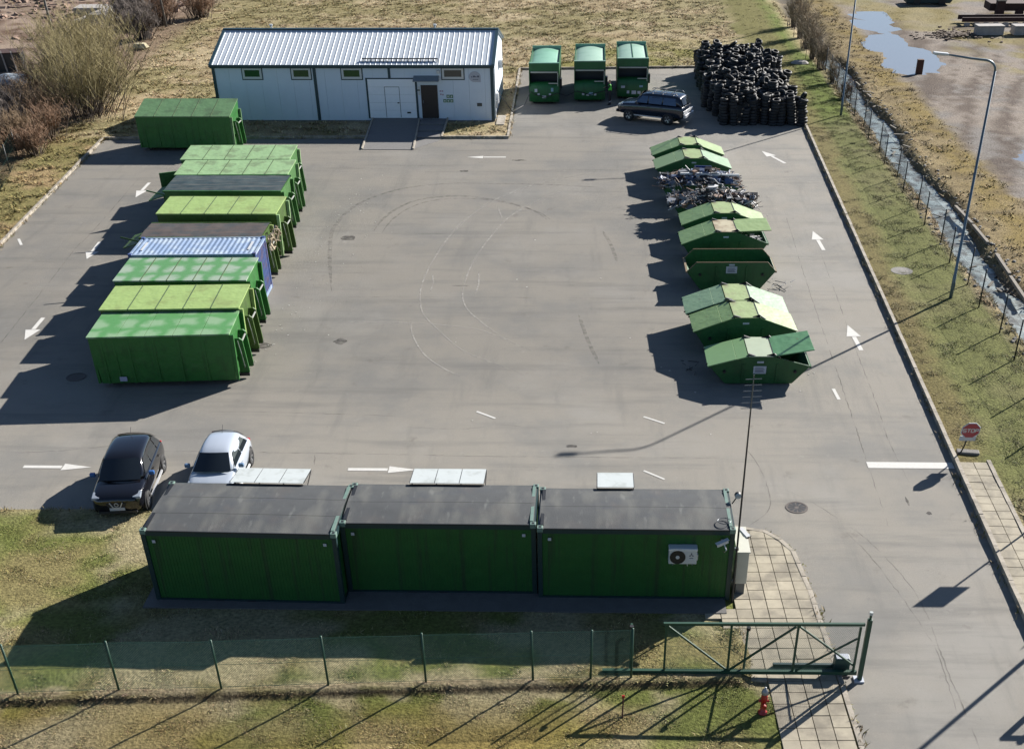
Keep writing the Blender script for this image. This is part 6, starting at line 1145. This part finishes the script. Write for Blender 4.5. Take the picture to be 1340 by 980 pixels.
v_ = [(0,0,.95), (0,0,1.12), (-.02,0,1.32), (-.04,0,1.47), (-.05,0,1.55), (-.02,.10,.92), (.0,.11,.50), (.03,.11,.09), (-.10,.11,.04), (-.02,-.10,.92), (-.06,-.11,.50), (-.02,-.11,.09), (-.15,-.11,.04),
      (-.04,.19,1.44), (-.14,.25,1.20), (-.34,.22,1.22), (-.04,-.19,1.44), (-.16,-.25,1.20), (-.38,-.20,1.30)]
e_ = [(0,1),(1,2),(2,3),(3,4),(0,5),(5,6),(6,7),(7,8),(0,9),(9,10),(10,11),(11,12),(3,13),(13,14),(14,15),(3,16),(16,17),(17,18)]
skin('body', v_, e_, [(.13,.16),(.12,.155),(.125,.17),(.10,.14),.055,.10,.07,.05,.045,.10,.07,.05,.045,.07,.052,.036,.07,.052,.036], CLO, pe)
skin('vest', [(0,0,.96), (0,0,1.14), (-.02,0,1.32), (-.04,0,1.46), (-.04,.15,1.46), (-.04,-.15,1.46)], [(0,1),(1,2),(2,3),(3,4),(3,5)], [(.15,.18),(.145,.18),(.15,.20),(.12,.16),.085,.085], HVS, pe)
skin('head', [(-.05,0,1.53), (-.06,0,1.62), (-.06,0,1.70), (-.055,0,1.76)], [(0,1),(1,2),(2,3)], [.05,(.085,.072),(.10,.08),(.07,.06)], SKN, pe)
skin('hair', [(-.03,0,1.66), (-.03,0,1.72), (-.045,0,1.785)], [(0,1),(1,2)], [(.085,.082),(.098,.088),(.07,.065)], HAR, pe)
MB().prism([(-.155,1.65), (-.185,1.645), (-.155,1.69)], -.015, .015, 'y').build('nose', SKN, pe)
for s in (-1, 1): MB().lathe([(.001,-.004), (.012,-.002), (.001,.004)], (-.157, s*.032, 1.70), 8, 'x').build('eye', M_BLK, pe); MB().lathe([(.001,-.01), (.022,-.005), (.02,.01), (.001,.01)], (-.055, s*.088, 1.67), 8, 'y').build('ear', SKN, pe)
MB().box(-.162, -.155, -.025, .025, 1.605, 1.613).build('mouth', mat('lips', look(150,80,76), .6, var=0), pe)
for s, p in ((1, Vector((-.34,.22,1.22))), (-1, Vector((-.38,-.20,1.30)))):
    vv = [tuple(p), tuple(p+Vector((-.06,0,-.005)))]; ee = [(0,1)]; rr = [(.03,.022),(.036,.016)]
    for k, (dy, L_) in enumerate(((.026,.065),(.009,.078),(-.009,.072),(-.026,.056))):
        a = p+Vector((-.07, dy, -.005)); i = len(vv); vv += [tuple(a), tuple(a+Vector((-L_*.6,0,-.008))), tuple(a+Vector((-L_,0,-.03)))]; ee += [(1,i),(i,i+1),(i+1,i+2)]; rr += [.009,.0085,.007]
    a = p+Vector((-.03, -.034*s, .0)); i = len(vv); vv += [tuple(a), tuple(a+Vector((-.035,-.016*s,-.01)))]; ee += [(0,i),(i,i+1)]; rr += [.011,.009]
    skin('hand', vv, ee, rr, SKN, pe)
for s, dx in ((1,.03), (-1,-.02)): MB().lathe([(.064,.22), (.066,.27)], (dx, s*.11, 0), 12).build('reflective_band', M_PLATE, pe); MB().box(dx-.17, dx+.06, s*.11-.05, s*.11+.05, 0, .09).build('boot', M_BLK, pe, bevel=.02)

struct(MB().box(-12.4, 5.9, -.72, 3.3, .03, .135).build('concrete_apron', mat('apron_concrete', look(120,118,116), .9, var=.15, scale=3, bump=.3, bscale=20)))

# stones in the ditch, weeds along the kerbs
r_.seed(77); sm = MB()
for k in range(700):
    y = r_.uniform(7, 78); x = 22.25-.004*(60-y)+r_.choice((-1, 1))*abs(r_.gauss(.95, .35)); q = r_.uniform(.04, .16); a = r_.uniform(0, 6); b = MB().lathe([(.001,-.6), (.8,-.3), (1,.1), (.6,.5), (.001,.6)], (0,0,0), 6)
    z = float(height(np.array([x]), np.array([y]))[0]); sm.add([(x+q*(p[0]*math.cos(a)-p[1]*.7*math.sin(a)), y+q*(p[0]*math.sin(a)+p[1]*.7*math.cos(a)), z+q*p[2]*.7+.02) for p in b.v], b.f)
tag(stuff(sm.build('ditch_stones', mat('grey_stones', look(150,146,138), .9, var=.3, scale=2), None)), 'loose grey stones along the icy ditch edges', 'stones')
wv = []; wc = []
for pts in ([(15.34,9.2),(16.8,57.8),(17.4,78)], [(17.4,78),(-4.65,76.8),(-4.3,54.9),(-9,54.9)], [(-14.2,54.85),(-32.78,54.43),(-30.9,32.4),(-28.5,4.95)], [(-28,5.0),(-14,5.15),(-12,5.0)], [(8.73,.6),(8.97,-4.1),(9.05,-6.6),(8.95,-10)], [(15.2,9.3),(14.9,-6)], [(-20,-4.9),(2,-3.75)]):
    for i in range(len(pts)-1):
        a, b = Vector(pts[i]), Vector(pts[i+1]); nn = int((b-a).length*26); d = (b-a).normalized(); pn = Vector((-d.y, d.x))
        for k in range(nn):
            t = RNG.random(); 
            if mnoise.noise((a.x+t*(b-a).length*.7, i*7.0, 3.0)) < -.05: continue
            p = a+(b-a)*t+pn*RNG.normal(0 if pts[0][1] > -4.5 else 0, .10); hh = RNG.uniform(.03, .14); an = RNG.uniform(0, 6.28); w = .012+hh*.12; z0 = .0 if inpoly([p.x], [p.y], ASPH)[0] else .08
            wv.append([(p.x-math.sin(an)*w, p.y+math.cos(an)*w, z0), (p.x+math.sin(an)*w, p.y-math.cos(an)*w, z0), (p.x+math.cos(an)*hh*1.2, p.y+math.sin(an)*hh*1.2, z0+hh+.03)]); c = RNG.choice(3); wc += [((DRY, DRY2, OLV)[c])]*3
wm = MB()
for k, t in enumerate(wv): wm.v += t; wm.f.append((3*k, 3*k+1, 3*k+2))
me = mk(wm, 'kerb_weeds'); at = me.color_attributes.new('Col', 'FLOAT_COLOR', 'POINT'); at.data.foreach_set('color', np.column_stack([np.array(wc), np.ones(len(wc))]).astype(np.float32).ravel())
tag(stuff(place('kerb_weeds', me, M_GRASS)), 'dry weeds growing in the kerb joints around the yard', 'weeds')

lt = MB(); r_.seed(41)
for k in range(130):
    if k < 70: x, y = -13.6+abs(r_.gauss(0, 1.0)), r_.uniform(17, 46)
    elif k < 100: x, y = 11+r_.gauss(0, .8), r_.uniform(14, 48)
    else: x, y = r_.uniform(-12, 10), r_.uniform(10, 50)
    q = r_.uniform(.012, .04); lt.box(-q, q, -q*.7, q*.7, .004, .012+q*.2, Matrix.Translation((x, y, 0)) @ Matrix.Rotation(r_.uniform(0, 6), 4, 'Z'))
tag(stuff(lt.build('litter', mat('pale_litter', look(214,210,202), .8, var=.3, scale=3), None)), 'tiny pale litter and grit scattered on the yard asphalt', 'litter')
